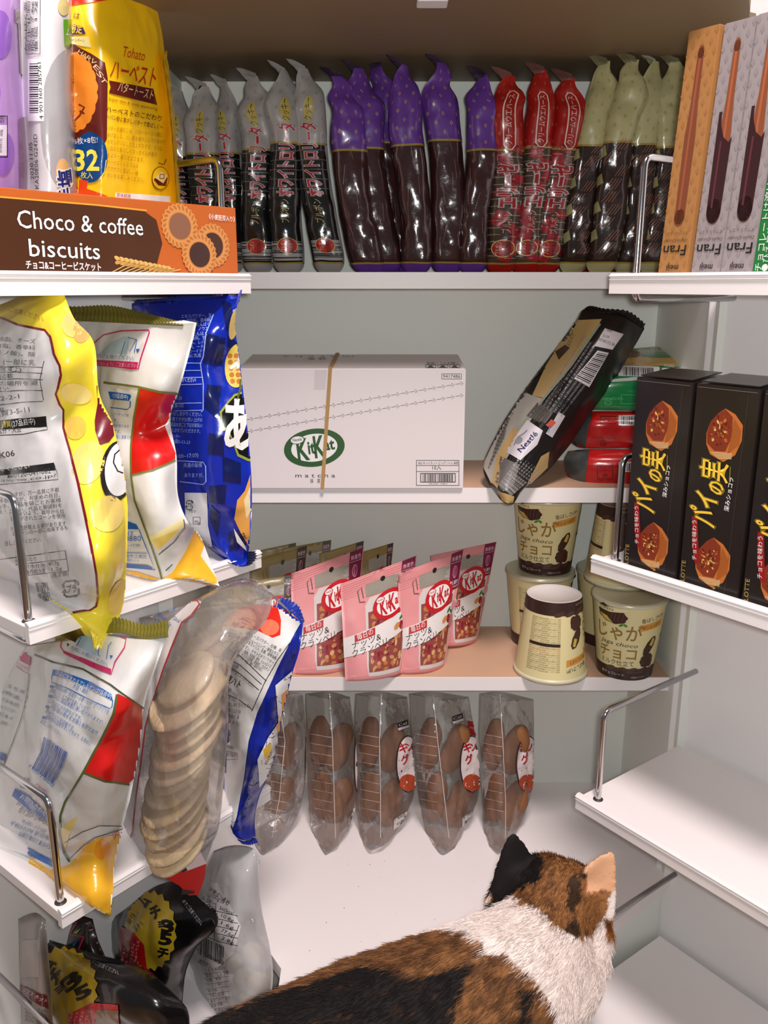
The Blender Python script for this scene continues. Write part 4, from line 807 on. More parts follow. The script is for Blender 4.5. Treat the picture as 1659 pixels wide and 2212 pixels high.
# ------------------------------------------------------------------ top shelf: stick packs
ZS1, ZS2, ZS3 = .0143, -.2453, -.5035
def stick_pack(kind, bx, tx, ty, w, y, label, seed, twist=0.0, lean=0.0, body=None, by=None):
    R = random.Random(seed)
    b = P(bx, 580, y); b.z = ZS1 + .0005; t = P(tx, ty, y + lean); L = (t - b).length
    prof = [(0, .30, 0), (.045, .55, .12), (.10, .82, .45), (.17, .98, .85), (.30, 1, 1), (.5, 1.0, 1), (.7, 1, 1), (.86, 1, 1), (.94, .96, .85), (.975, .86, .5), (1, .62, .05)]
    rows = []
    for v, ww, dd in prof:
        c = t.lerp(b, v); c.x += .004 * math.sin(v * 5 + seed) * (1 - v) * v * 4
        ph = twist * max(0, 1 - v / .22) ** 1.2 + .12 * math.sin(seed * 1.7)
        if 0 < v < .2: c += Vector((R.uniform(-.12, .12) * w, 0, 0)); ww *= R.uniform(.85, 1.12)
        e = Vector((math.cos(ph), math.sin(ph), 0)); f = Vector((math.sin(ph), -math.cos(ph), 0))
        rows.append([c + e * (w / 2 * ww * u) + f * (.0135 * dd * math.sqrt(max(0, 1 - u * u)) ** .8) for u in (-1, -.72, -.3, .3, .72, 1)])
    base = {'white': M((24, 22, 22), .16, .0, .7, bump=.3, bs=90), 'purple': M((58, 30, 32), .2, 0, .8, bump=.5, bs=70, var=.35, vs=60), 'red': M((74, 56, 46), .22, 0, .8, bump=.4, bs=70), 'cream': M((44, 30, 27), .2, 0, .8, bump=.5, bs=70)}[kind]
    cap = {'white': (152, 150, 149), 'purple': (94, 52, 142), 'red': (156, 22, 20), 'cream': (172, 167, 122)}[kind]
    r, o, s, V, F = sheet_bag('stick_pack', label, 'snack pack', rows, base, k=1.0, group='upright stick biscuit packs on the top shelf', wr=.003, f=38, seed=seed, nr=54, nc=20, facing=(0, -1, 0), base=b)
    H = L / w
    D = Deco(s.mapper(1, H), False, .06, .3, 0, .5, lift=.0006)
    g = (150, 128, 56); yt = H * {'white': .64, 'purple': .62, 'red': .63, 'cream': .61}[kind] + R.uniform(-.08, .08); yb = H * .055
    D.rect(0, yt, 1, H, cap, 0); D.rect(0, yt - .06, 1, yt, g, 0); D.rect(0, 0, 1, yb, cap, 0); D.rect(0, yb, 1, yb + .05, g, 0)
    dot = {'white': (124, 122, 118), 'purple': (176, 140, 90), 'red': (176, 96, 60), 'cream': (140, 136, 84)}[kind]
    for i in range(10):
        for j in range(3):
            x, yy = .16 + j * .34 + (.17 if i % 2 else 0), yt + .18 + i * .24
            if x < .95 and yy < H - .2: D.poly([(x - .035, yy), (x, yy - .06), (x + .035, yy), (x, yy + .06)], dot, 1); D.poly([(x - .018, yy), (x, yy - .035), (x + .018, yy), (x, yy + .035)], cap, 2)
    if kind == 'white':
        for i in range(12):
            q = yb + .1 + i * .062 * H / 6 * .8; D.rect(.1, q, .9, q + R.choice((.015, .03, .05)), (150, 150, 150), 0)
        for i in range(5):
            q = H * (.42 + i * .045); D.rect(.06, q, .94, q + .02, (96, 96, 96), 0)
        D.rect(.9, yb, 1, yt, (140, 140, 142), 0)
        D.ell(.5, H * .79, .11, .36, (176, 160, 84), 3); D.text('クッキー', (.57, H * .79 - .3), (.57, H * .79 + .3), .15, (60, 52, 30), 4)
        D.text('ホワイトロリータ', (.66, H * .385), (.66, H * .725), .3, (172, 22, 40), 4, .02, out=(176, 176, 178), ob=.05)
        D.text('ブルボン', (.58, H * .255), (.58, H * .37), .16, (190, 176, 110), 4)
        D.ell(.5, H * .145, .23, .23, (176, 160, 96), 3); D.ell(.5, H * .145, .21, .21, (170, 26, 24), 4); D.text('BOURBON', (.62, H * .145 - .2), (.62, H * .145 + .25), .1, K, 5, .01); D.text('ブルボン', (.46, H * .145 - .15), (.46, H * .145 + .15), .1, (226, 190, 170), 5)
    if kind == 'red':
        for i in range(16):
            q = yb + .15 + i * (yt - yb) / 16; x = R.uniform(.1, .6); D.poly([(x, q), (x + .3, q - .12), (x + .34, q + .1), (x + .06, q + .2)], (150, 26, 40), 0); D.rect(.05, q + .08, .4, q + .1, (160, 148, 132), 0); D.rect(.55, q + .02, .9, q + .04, (160, 148, 132), 0)
        D.line([(.42, yt + .1), (.42, yt + 1.5), (.5, yt + 1.6), (.6, yt + 1.6), (.68, yt + 1.5), (.68, yt + .1), (.6, yt - .02), (.5, yt - .02)], .03, (220, 196, 186), 3, True)
        D.text('クリームウエハース', (.6, yt + .1), (.6, yt + 1.5), .13, (220, 196, 186), 3)
        D.text('くちどけ軽やかな', (.6, yt - .75), (.6, yt - .08), .11, (176, 40, 44), 4, 0, out=(176, 166, 162), ob=.04)
        D.text('エリーゼ', (.7, H * .34), (.7, H * .55), .4, (150, 18, 30), 4, .03, out=(178, 170, 168), ob=.06)
        D.text('ブルボン', (.62, H * .21), (.62, H * .32), .18, (206, 160, 150), 4)
        D.ell(.5, H * .135, .26, .25, (206, 180, 110), 3); D.ell(.5, H * .135, .235, .225, (150, 22, 24), 4); D.text('BOURBON', (.66, H * .135 - .2), (.66, H * .135 + .4), .12, K, 5, .01); D.text('ブルボン', (.46, H * .135 - .17), (.46, H * .135 + .17), .12, (226, 190, 170), 5)
    if kind == 'cream':
        for i in range(9):
            q = yb + .3 + i * (yt - yb) / 9.5; x = R.uniform(.1, .5)
            for j in range(4): D.line([(x + j * .07, q), (x + .16 + j * .07, q + .3)], .014, (150, 96, 80), 0)
        for i in range(4):
            q = yb + .6 + i * (yt - yb) / 4.4; D.poly([(.06, q), (.26, q + .12), (.2, q + .4), (.04, q + .3)], (150, 146, 100), 0)
    if kind == 'purple':
        for i in range(9):
            q = yb + .2 + i * (yt - yb) / 9.5; x = R.uniform(.1, .7); D.line([(x, q), (x + R.uniform(-.08, .08), q + .5)], .012, (122, 92, 92), 0)
    D.build('printed_wrapper', r)
    A = [Vector(s.G[1, j]) for j in (0, s.nc // 2, s.nc - 1)]
    if kind in ('cream', 'red', 'white'):
        fm = M({'white': (150, 148, 146), 'red': (120, 80, 76), 'cream': (120, 114, 86)}[kind], .3)
    else: fm = M((52, 40, 60), .25)
    d = Vector((-.35 * w, .004, .010)); seal('top_seal', A, [q + d * (1.0, .8, .3)[i] + Vector((0, 0, .004)) for i, q in enumerate(A)], fm, r, 22, teeth=.0018)
    return r
WL = ('white topped stick pack mostly hidden behind the yellow bag', 'white topped stick pack just right of the yellow bag', 'narrow white topped stick pack, third from the left', 'white topped stick pack beside the chrome rail post', 'white topped stick pack with a straight pointed tip', 'white topped stick pack leaning beside the purple packs')
for i, (bx, tx, ty, w, y, tw) in enumerate(((388, 384, 196, .036, 1.10, .5), (440, 440, 186, .038, 1.08, .5), (500, 482, 180, .034, 1.10, -.6), (560, 548, 166, .038, 1.08, -.5), (625, 613, 152, .038, 1.07, .9), (712, 655, 148, .038, 1.07, .8))):
    stick_pack('white', bx, tx, ty, w, y, WL[i], 60 + i, tw)
PL = ('purple topped stick pack leaning against the white packs', 'second purple topped stick pack from the left', 'tallest purple topped stick pack, squeezed between its neighbours', 'purple topped stick pack with a thin pointed tip', 'purple topped stick pack with a crumpled shoulder', 'purple topped stick pack beside the red packs')
for i, (bx, tx, ty, w, y, tw) in enumerate(((798, 728, 166, .042, 1.075, .3), (838, 775, 148, .038, 1.085, .4), (868, 818, 138, .036, 1.12, -.8), (900, 873, 140, .038, 1.075, 1.0), (968, 952, 136, .040, 1.08, .6), (1022, 1044, 162, .036, 1.075, -1.0))):
    stick_pack('purple', bx, tx, ty, w, y, PL[i], 70 + i, tw)
RL = ('red topped stick pack beside the purple packs', 'middle red topped stick pack of the front three', 'red topped stick pack leaning on the cream packs')
for i, (bx, tx, ty, w, y, tw) in enumerate(((1082, 1102, 164, .038, 1.075, .3), (1134, 1170, 152, .036, 1.08, -.3), (1178, 1232, 168, .038, 1.085, -.5))):
    stick_pack('red', bx, tx, ty, w, y, RL[i], 80 + i, tw)
for i, (bx, tx, ty, l) in enumerate(((1250, 1272, 232, 'red stick pack standing behind the first cream pack'), (1322, 1342, 222, 'red stick pack standing behind the second cream pack'), (1405, 1430, 225, 'red stick pack standing behind the last cream packs'))): stick_pack('red', bx, tx, ty, .036, 1.165, l, 85 + i)
CL = ('cream topped stick pack leaning beside the red packs', 'cream topped stick pack with a bright highlight', 'third cream topped stick pack from the left', 'cream topped stick pack next to the orange stick box')
for i, (bx, tx, ty, w, y, tw) in enumerate(((1236, 1308, 134, .037, 1.085, -.7), (1296, 1370, 130, .038, 1.075, -.3), (1354, 1416, 132, .036, 1.085, .7), (1408, 1458, 134, .038, 1.085, -.3))):
    stick_pack('cream', bx, tx, ty, w, y, CL[i], 90 + i, tw)
# ------------------------------------------------------------------ middle shelf
r = thing('carton', 'plain white cardboard carton with a green oval emblem on the middle shelf', 'carton', (-.0385, 1.09, ZS2))
x0, x1, y0, y1, zt, zb = -.1745, .0982, 1.0365, 1.149, -.097, -.0888
bm = bmesh.new()
pv = [bm.verts.new(p) for p in ((x0, y0, ZS2), (x1, y0, ZS2), (x1, y1, ZS2), (x0, y1, ZS2), (x0, y0, zt), (x1, y0, zt), (x1, y1, zb), (x0, y1, zb))]
for q in ((0, 3, 2, 1), (0, 1, 5, 4), (1, 2, 6, 5), (2, 3, 7, 6), (3, 0, 4, 7), (4, 5, 6, 7)): bm.faces.new([pv[i] for i in q])
bmesh.ops.bevel(bm, geom=bm.edges[:], offset=.0012, segments=2, affect='EDGES'); bmesh.ops.recalc_face_normals(bm, faces=bm.faces[:])
V = [v.co.copy() for v in bm.verts]; bm.verts.index_update(); F = [[v.index for v in f.verts] for f in bm.faces]
from_bm('cardboard', bm, M((228, 219, 219), .42, spec=.5, coat=.1), r)
D = Deco(cast(V, F), True, None, .45, lift=.0002, step=.00008)
INK = (44, 42, 42)
def logo(D, cx, cy, rx, ry, rot, col, lv=1):
    """oval emblem with lettering; y axis follows the print's own direction"""
    c, s_ = math.cos(rot), math.sin(rot); sg = D.dn
    def q(u, v): return (cx + u * rx * c - v * ry * s_, cy + u * rx * s_ + v * ry * c)
    D.ell(cx, cy, rx, ry, col, lv, rot, 40); D.ell(cx, cy, rx * .76, ry * .73, (238, 236, 234), lv + 1, rot, 40)
    y0_ = .46 * (-sg)
    for t, u0, u1, h, yy in (('K', -.56, -.22, 1.18, .56), ('it', -.2, .02, .7, .28), ('K', .0, .32, 1.18, .52), ('at', .33, .66, .62, .2)):
        up = (np.array(q(0, -sg * -1 * h)) - np.array(q(0, 0))) if sg < 0 else (np.array(q(0, h)) - np.array(q(0, 0)))
        if sg < 0: up = np.array(q(0, -h)) - np.array(q(0, 0))
        D.text(t, q(u0, yy * -sg), q(u1, yy * -sg), ry * h, col, lv + 4, .028, up=up)
    D.ell(*q(-.52, -.52 * -sg), rx * .24, ry * .22, col, lv + 4, rot); D.ell(*q(-.52, -.52 * -sg), rx * .21, ry * .19, (238, 236, 234), lv + 5, rot); D.text('Nestlé', q(-.67, -.46 * -sg), q(-.37, -.46 * -sg), ry * .16, col, lv + 6, .01, up=np.array(q(0, -.17 if sg < 0 else .17)) - np.array(q(0, 0)))
logo(D, 679, 967, 66, 41, -.13, (38, 84, 36))
D.text('m a t c h a', (638, 1031), (724, 1031), 9, INK); D.text('抹　茶', (670, 1043), (692, 1043), 8, INK)
for (xa, ya, xb, yb, n) in ((530, 907, 1003, 827, 24), (530, 933, 1003, 853, 24)):
    for i in range(n):
        a, b = i / n, (i + .62) / n; p = (xa + (xb - xa) * a, ya + (yb - ya) * a); q = (xa + (xb - xa) * b, ya + (yb - ya) * b)
        D.line([p, q], 1.1, (120, 112, 112), 0); D.line([(q[0] - 1, q[1] - 4), (q[0] + 5, q[1]), (q[0], q[1] + 4)], 1.1, (120, 112, 112), 0)
D.frame(954, 807, 997, 819, 1, INK, 0); D.text('9417486', (957, 816), (994, 816), 7, INK)
D.frame(899, 994, 992, 1049, 1.1, INK, 0); D.rect(900, 1005, 991, 1006, INK, 0); D.rect(900, 1018, 991, 1019, INK, 0)
D.text('45G キットカット ビッグリトル 抹茶', (903, 1003), (990, 1003), 5.5, INK); D.text('10入', (934, 1014), (953, 1014), 8, INK); D.frame(908, 1022, 984, 1042, 1.6, INK, 0); D.barcode((911, 1040), (70, 0), (0, -16), 1, 30); D.text('004 02201 17486 8', (927, 1046), (966, 1046), 2.6, INK)
D.build('printed_front', r)
D = Deco(cast(V, F), True, None, .45, lift=.0002, step=.00008)
D.text('取扱い上のお願い', (922, 788), (991, 788), 5, INK)
for i in range(3): D.frame(919 + i * 26, 788, 942 + i * 26, 795, 1, INK, 0); D.poly([(923 + i * 26, 794), (930 + i * 26, 789), (938 + i * 26, 794)], INK, 1)
D.text('m a t c h a', (764, 769), (611, 769), 3, GREY); D.text('抹 茶', (704, 773), (664, 773), 4, GREY)
D.build('printed_top', r)
D = Deco(cast(V, F), True, None, .2, lift=.0002)
D.poly([(680, 799), (706, 799), (702, 841), (678, 842)], (216, 208, 208), 0)
D.build('adhesive_tape', r)
rb = [P(728, 763, 1.149) + Vector((0, 0, 0)), P(722, 775, 1.08)]
xt, xb_ = -.0613, -.0766
pts = [(xt, y1 + .001, zb + .001), (xt - .003, y0 - .001, zt + .001), (xb_, y0 - .001, ZS2 + .0002)]
bm = bmesh.new()
for a, b, n in ((pts[0], pts[1], (0, 0, 1)), (pts[1], pts[2], (0, -1, 0))):
    a, b, n = Vector(a), Vector(b), Vector(n); w_ = Vector((.0022, 0, 0)); h = n * .0008
    box_bm(bm, (a + b) / 2, (b - a) / 2 + (b - a).normalized() * .0006, w_, h)
from_bm('rubber_band', bm, M((176, 138, 84), .6), None, base=(xt, 1.03, ZS2)); tag(bpy.data.objects['rubber_band'], 'tan rubber band stretched upright around the white carton', 'rubber band')
# --- black gusset pack leaning across the shelf
def Prow(rows): return [[P(*p) for p in r] for r in rows]
r, o, s, V, F = sheet_bag('chocolate_pack', 'black and gold chocolate pack leaning against the green and red packs', 'snack pack', Prow([
    [(1246, 690, 1.10), (1262, 668, 1.09), (1300, 676, 1.075), (1350, 680, 1.08), (1392, 710, 1.10)],
    [(1210, 740, 1.10), (1240, 735, 1.075), (1285, 735, 1.045), (1330, 745, 1.055), (1368, 752, 1.09)],
    [(1165, 800, 1.10), (1205, 800, 1.07), (1245, 800, 1.035), (1290, 815, 1.05), (1328, 820, 1.085)],
    [(1115, 870, 1.095), (1155, 875, 1.06), (1195, 880, 1.025), (1238, 892, 1.04), (1278, 890, 1.075)],
    [(1075, 935, 1.085), (1110, 940, 1.05), (1145, 950, 1.015), (1190, 965, 1.03), (1232, 960, 1.06)],
    [(1046, 1000, 1.07), (1080, 1005, 1.035), (1105, 1012, 1.008), (1145, 1025, 1.018), (1180, 1020, 1.04)],
    [(1050, 1035, 1.04), (1070, 1050, 1.02), (1090, 1058, 1.003), (1115, 1060, 1.008), (1132, 1055, 1.02)],
    [(1080, 1078, 1.015), (1088, 1084, 1.01), (1095, 1088, 1.003), (1103, 1090, 1.006), (1110, 1088, 1.01)]]), M((24, 22, 22), .32, coat=.2, bump=.3, bs=60), wr=.0018, f=32, seed=101, nr=50, nc=36, k=.25)
seal('top_seal', [P(*p) for p in ((1250, 690, 1.098), (1265, 672, 1.09), (1300, 678, 1.076), (1350, 684, 1.08), (1390, 712, 1.10))], [P(*p) for p in ((1256, 676, 1.10), (1272, 662, 1.095), (1305, 668, 1.08), (1356, 674, 1.082), (1394, 702, 1.10))], M((20, 19, 19), .35), r, 40)
D = Deco(cast(V, F), True, 6, .35, 0, .2)
GO = (196, 164, 106)
D.poly([(1243, 692), (1300, 690), (1268, 745), (1220, 805), (1175, 860), (1150, 855), (1180, 790), (1212, 738)], GO, 0); D.poly([(1150, 855), (1176, 862), (1150, 905), (1118, 955), (1090, 1000), (1062, 1045), (1042, 1005), (1070, 935), (1105, 880), (1130, 845)], (176, 170, 160), 0); D.poly([(1108, 925), (1122, 932), (1085, 1000), (1076, 1055), (1064, 1044), (1074, 985)], GO, 1)
D.line([(1296, 700), (1235, 790), (1185, 850), (1118, 930)], 5, (150, 160, 140), 1)
D.poly([(1200, 760), (1222, 745), (1232, 752), (1208, 778)], (60, 40, 30), 1); D.poly([(1135, 820), (1155, 795), (1180, 796), (1150, 822), (1142, 828)], (26, 28, 24), 1)
for a, b, t in (((1238, 720), (1225, 745), 'ショコラ'), ((1190, 770), (1206, 742), '書いて'), ((1115, 860), (1148, 828), 'カカオ豆を'), ((1120, 868), (1150, 838), 'しました'), ((1092, 930), (1112, 890), 'カカオ'), ((1230, 738), (1240, 712), 'て')): D.text(t, a, b, 7, (70, 50, 30), 2)
for i in range(9): D.text('原材料・栄養成分', (1058 + i * 4, 1010 - i * 8 + 4), (1092 + i * 3 - 12, 950 - i * 7), 4, (96, 92, 88), 2)
D.poly([(1306, 710), (1346, 722), (1322, 755), (1284, 748)], (222, 212, 214), 1); D.text('賞味期限', (1310, 716), (1320, 719), 4, GREY, 2); D.text('20.09', (1300, 728), (1314, 732), 6, GREY, 2); D.text('SENKI13.3A', (1292, 736), (1326, 748), 7, (60, 60, 64), 2)
D.poly([(1290, 757), (1314, 762), (1272, 836), (1240, 818)], (222, 216, 218), 1)
for i in range(18): a = i / 17; D.line([(1290 - 46 * a, 762 + 52 * a), (1311 - 38 * a, 766 + 62 * a)], (1.2, 2.4, 1.7)[i % 3], K, 2)
for i in range(7):
    D.text('名称チョコレート菓子原材料名砂糖全粉乳', (1170 + i * 7, 876 + i * 4), (1268 + i * 6 - (i > 3) * 40, 724 + i * 8 + (i > 3) * 60), 4.2, (150, 148, 150), 1)
D.poly([(1140, 908), (1172, 930), (1160, 960), (1124, 994), (1092, 975)], (214, 208, 214), 1); D.text('Nestlé', (1126, 978), (1162, 938), 11, (30, 34, 90), 2, .02); D.line([(1112, 962), (1120, 945), (1132, 938), (1140, 930)], 2, (120, 120, 130), 2); D.ell(1122, 952, 9, 7, (150, 150, 158), 2, -.7)
D.poly([(1206, 890), (1220, 898), (1192, 945), (1178, 936)], (214, 208, 212), 1); D.text('お客様', (1184, 934), (1190, 920), 4, (50, 90, 180), 2); D.poly([(1190, 905), (1200, 912), (1188, 925), (1178, 918)], (206, 90, 70), 2)
D.poly([(1162, 870), (1195, 890), (1178, 915), (1138, 900)], (70, 66, 64), 1)
for i in range(6): D.text('カカオポリフェノール', (1140 + i * 5, 900 + i * 3), (1166 + i * 5, 872 + i * 3), 4, (150, 140, 130), 2)
D.poly([(1082, 985), (1122, 1005), (1108, 1050), (1088, 1062), (1070, 1040)], (110, 106, 104), 1); D.poly([(1130, 1060), (1168, 985), (1186, 975), (1182, 1010), (1140, 1050)], (190, 158, 104), 0); D.poly([(1076, 1060), (1110, 1072), (1106, 1092), (1085, 1080)], GO, 1)
for i in range(8): D.text('栄養成分表示 エネルギー', (1082 + i * 3, 1050 + i * 3), (1126 + i * 6, 988 + i * 4), 4, (190, 186, 184), 2)
D.build('printed_panel', r)
# --- stacked green and red biscuit packs
def stack_pack(label, rows, col, seed): return sheet_bag('biscuit_pack', label, 'snack pack', Prow(rows), M(col, .26, coat=.4, bump=.25), group='biscuit packs piled on the middle shelf', wr=.0018, f=34, seed=seed, nr=30, nc=34, k=.1)
SG = (70, 74, 74)
r, o, s, V, F = stack_pack('green biscuit pack on top of the red packs', [
    [(1318, 770, 1.20), (1360, 754, 1.20), (1420, 750, 1.20), (1470, 756, 1.20), (1505, 785, 1.195)],
    [(1290, 800, 1.14), (1345, 785, 1.13), (1415, 780, 1.13), (1480, 786, 1.13), (1510, 812, 1.15)],
    [(1255, 830, 1.12), (1300, 815, 1.09), (1400, 812, 1.085), (1480, 818, 1.09), (1508, 835, 1.12)],
    [(1245, 858, 1.11), (1288, 850, 1.085), (1400, 850, 1.078), (1480, 850, 1.085), (1506, 860, 1.11)],
    [(1250, 882, 1.12), (1286, 884, 1.09), (1400, 886, 1.082), (1480, 886, 1.09), (1504, 880, 1.12)]], (16, 128, 66), 111)
D = Deco(cast(V, F), True, 6, .28, 0, .4)
D.poly([(1310, 772), (1360, 750), (1470, 745), (1510, 790), (1480, 795), (1400, 790), (1310, 792)], (150, 160, 110), 0); D.poly([(1316, 775), (1370, 768), (1450, 775), (1490, 788), (1400, 792), (1330, 788)], (226, 176, 70), 1); D.ell(1420, 768, 36, 7, (60, 130, 50), 2); D.ell(1360, 766, 24, 8, (120, 70, 30), 2)
D.poly([(1336, 790), (1424, 793), (1426, 815), (1336, 813)], (226, 224, 226), 1); D.barcode((1345, 812), (70, 2), (0, -18), 2, 26); D.rect(1430, 796, 1500, 815, (226, 224, 226), 1); D.text('賞味期限', (1434, 793), (1456, 795), 5, WH, 2)
D.frame(1297, 796, 1332, 820, 1.2, K, 1); D.text('YBCマーク', (1298, 807), (1329, 807), 7, K, 2); D.text('スタンドパック', (1299, 814), (1330, 814), 5, K, 2); D.text('4P', (1312, 820), (1321, 820), 6, K, 2)
D.poly([(1286, 822), (1376, 815), (1376, 822), (1286, 828)], (196, 200, 196), 1); recycle(D, 1306, 860, 16, 13, (90, 190, 130), 2, 'プラ'); D.text('ください。', (1376, 842), (1356, 842), 5, (90, 190, 130), 2); D.text('外袋:内袋・PP,PET', (1346, 858), (1296, 858), 5, (90, 190, 130), 2); D.frame(1341, 852, 1376, 872, 1, (90, 190, 130), 1)
D.poly([(1240, 835), (1288, 822), (1286, 884), (1245, 884)], SG, 0)
D.build('printed_panel', r)
for k_, (y0_, lab, sd) in enumerate(((888, 'upper red biscuit pack under the green pack', 112), (970, 'lowest red biscuit pack resting on the tan shelf', 113))):
    q = 82 if k_ == 0 else 97; z_ = 0 if k_ == 0 else -.012
    r, o, s, V, F = stack_pack(lab, [
        [(1248 - k_ * 20, y0_ + 4, 1.13 + z_), (1284 - k_ * 8, y0_, 1.10 + z_), (1380, y0_ + 1, 1.09 + z_), (1440, y0_ + 2, 1.095 + z_), (1462 - k_ * 4, y0_ + 8, 1.12 + z_)],
        [(1228 - k_ * 10, y0_ + q * .3, 1.12 + z_), (1278 - k_ * 8, y0_ + q * .27, 1.085 + z_), (1380, y0_ + q * .27, 1.075 + z_), (1440, y0_ + q * .27, 1.08 + z_), (1464 - k_ * 4, y0_ + q * .3, 1.11 + z_)],
        [(1225, y0_ + q * .6, 1.12 + z_), (1272 - k_ * 6, y0_ + q * .6, 1.085 + z_), (1380, y0_ + q * .6, 1.075 + z_), (1438, y0_ + q * .6, 1.08 + z_), (1460 - k_ * 4, y0_ + q * .6, 1.11 + z_)],
        [(1236 + k_ * 6, y0_ + q * .85, 1.12 + z_), (1266, y0_ + q * .97, 1.09 + z_), (1380, y0_ + q * .95, 1.08 + z_), (1436, y0_ + q * .93, 1.085 + z_), (1454 - k_ * 4, y0_ + q * .8, 1.12 + z_)]], (178, 22, 26), sd)
    D = Deco(cast(V, F), True, 6, .28, 0, .4)
    D.poly([(1215, y0_), (1282 - 8 * k_, y0_), (1270 - k_ * 4, y0_ + q * .55), (1264, y0_ + q), (1228, y0_ + q * .85)], SG, 0)
    D.rect(1278 - 6 * k_, y0_ + 4, 1460, y0_ + q * .36, (206, 26, 26), 0); ty_ = y0_ + q * (.28 if k_ == 0 else .42)
    D.frame(1297 - k_ * 7, ty_ - 11, 1331 - k_ * 7, ty_ + (5 if k_ == 0 else 24), 1.2, K, 1); D.text('YBCマーク', (1299 - k_ * 7, ty_), (1329 - k_ * 7, ty_), 7, K, 2)
    if k_: D.text('スタンドパック', (1293, ty_ + 8), (1321, ty_ + 8), 5, K, 2); D.text('4P', (1302, ty_ + 20), (1312, ty_ + 20), 8, K, 2)
    D.rect(1336, ty_ - 13, 1400, ty_ + 8, (226, 220, 222), 1); D.barcode((1340, ty_ + 6), (60, 0), (0, -16), 2, 24)
    recycle(D, 1296, y0_ + q * .82 - 4, 14, 11, (90, 10, 16), 2, 'プラ'); D.text('外袋:内袋・外袋PP,PET', (1330, y0_ + q * .68), (1284, y0_ + q * .68), 4.5, (90, 10, 16), 2)
    D.build('printed_panel', r)
# ------------------------------------------------------------------ lower shelf: pouches and cups
def pouch(kind, label, tl, tr, bl, br, seed, tilt=.010):
    TL_, TR_, BL_, BR_ = (P(*p) for p in (tl, tr, bl, br))
    fwd = (TR_ - TL_).cross(BL_ - TL_).normalized()
    if fwd.y > 0: fwd = -fwd
    rows = []
    for v, bulge in ((0, 0), (.1, .0), (.22, .004), (.5, .011), (.78, .016), (.93, .017), (1, .014)):
        L_, R__ = TL_.lerp(BL_, v), TR_.lerp(BR_, v)
        rows.append([L_.lerp(R__, u) + fwd * bulge * math.sin(math.pi * u) ** .8 for u in (0, .2, .5, .8, 1)])
    pink = kind == 'pink'
    base = (228, 150, 152) if pink else (150, 128, 72)
    r, o, s, V, F = sheet_bag('snack_pouch', label, 'pouch', rows, M(base, .42, coat=.08, bump=.15, bs=50), k=.9, group='pink nut pouches' if pink else 'tan nut pouches', wr=.0008, f=40, seed=seed, nr=36, nc=24, base=min((BL_, BR_), key=lambda q: q.z))
    D = Deco(s.mapper(115, 150), False, 5, .42, 0, .08, lift=.0004)
    R = random.Random(9)
    D.poly([(40, 6), (104, 6), (108, 20), (108, 108), (98, 116), (44, 116), (36, 106), (36, 20)], (214, 206, 202), 0)
    D.poly([(40, 12), (102, 12), (104, 22), (104, 96), (40, 96), (39, 22)], (146, 70, 66), 1)
    for i in range(90):
        x, y = R.uniform(44, 100), R.uniform(14, 92)
        D.ell(x, y, R.uniform(3, 5.5), R.uniform(2, 3.6), R.choice(((206, 150, 96), (188, 122, 66), (122, 22, 40), (150, 40, 52), (222, 176, 120))), 2, R.uniform(0, 3), 10)
    D.poly([(-0, 36), (50, 44), (115, 62), (115, 88), (60, 76), (0, 66)], (232, 226, 224), 3); 
    D.poly([(38, 118), (98, 118), (98, 136), (38, 136)], (170, 164, 152), 3)
    for i in range(10): D.rect(38, 119 + i * 1.8, 98 - R.uniform(0, 20), 119.6 + i * 1.8, (120, 112, 102), 4)
    D.line([(36, 112), (28, 114), (26, 130), (32, 134), (34, 118)], 1.6, (110, 92, 92), 4)
    rib = (118, 22, 62) if pink else (70, 58, 50)
    D.poly([(92, 100), (113, 102), (113, 150), (92, 150)], rib, 4); D.text('無着色', (94, 139), (111, 139), 5, (226, 190, 200), 5); D.rect(93, 136, 112, 136.5, (226, 190, 200), 5); D.ell(102, 124, 4.5, 8, (226, 150, 180), 5); D.ell(102, 124, 3.6, 7, rib, 6); D.line([(102, 116), (102, 132)], .7, (226, 150, 180), 7); D.line([(100.4, 118), (100.4, 130)], .5, (226, 150, 180), 7)
    D.text('RUBY', (94, 108), (111, 108), 5.4, WH, 5); D.text('CHOCOLATE', (94, 104), (111, 104), 2.4, WH, 5)
    logo(D, 74, 99, 27, 20, .12, (194, 20, 34), 5)
    D.poly([(18, 58), (50, 63), (50, 73), (18, 68)], (190, 40, 42), 5); D.text('毎日の', (22, 61), (47, 65), 7, WH, 6); D.text('ナッツ&', (14, 49), (60, 55), 9, (40, 32, 32), 5); D.text('クランベリー', (14, 37), (84, 48), 9, (40, 32, 32), 5)
    D.ell(88, 66, 6, 4, (206, 140, 80), 5, .5); D.ell(97, 66, 4.5, 6, (150, 30, 46), 5, .3); D.ell(96, 77, 5, 2, (40, 110, 60), 5, .8); D.ell(103, 74, 5, 2, (50, 120, 60), 5, -.5); D.ell(105, 62, 7, 9, (190, 130, 130), 5, .2); D.ell(108, 80, 6, 7, (222, 150, 164), 5)
    D.text('写真はイメージです', (10, 6), (40, 8), 3, (246, 190, 190), 4)
    for i in range(8): D.rect(0, 149 - i * 3.4, 115, 148.4 - i * 3.4, tuple(int(c * .93) for c in base), 0)
    D.ell(64, 136, 3.6, 3.6, (24, 20, 20), 7, n=16)
    D.build('printed_front', r)
    return r
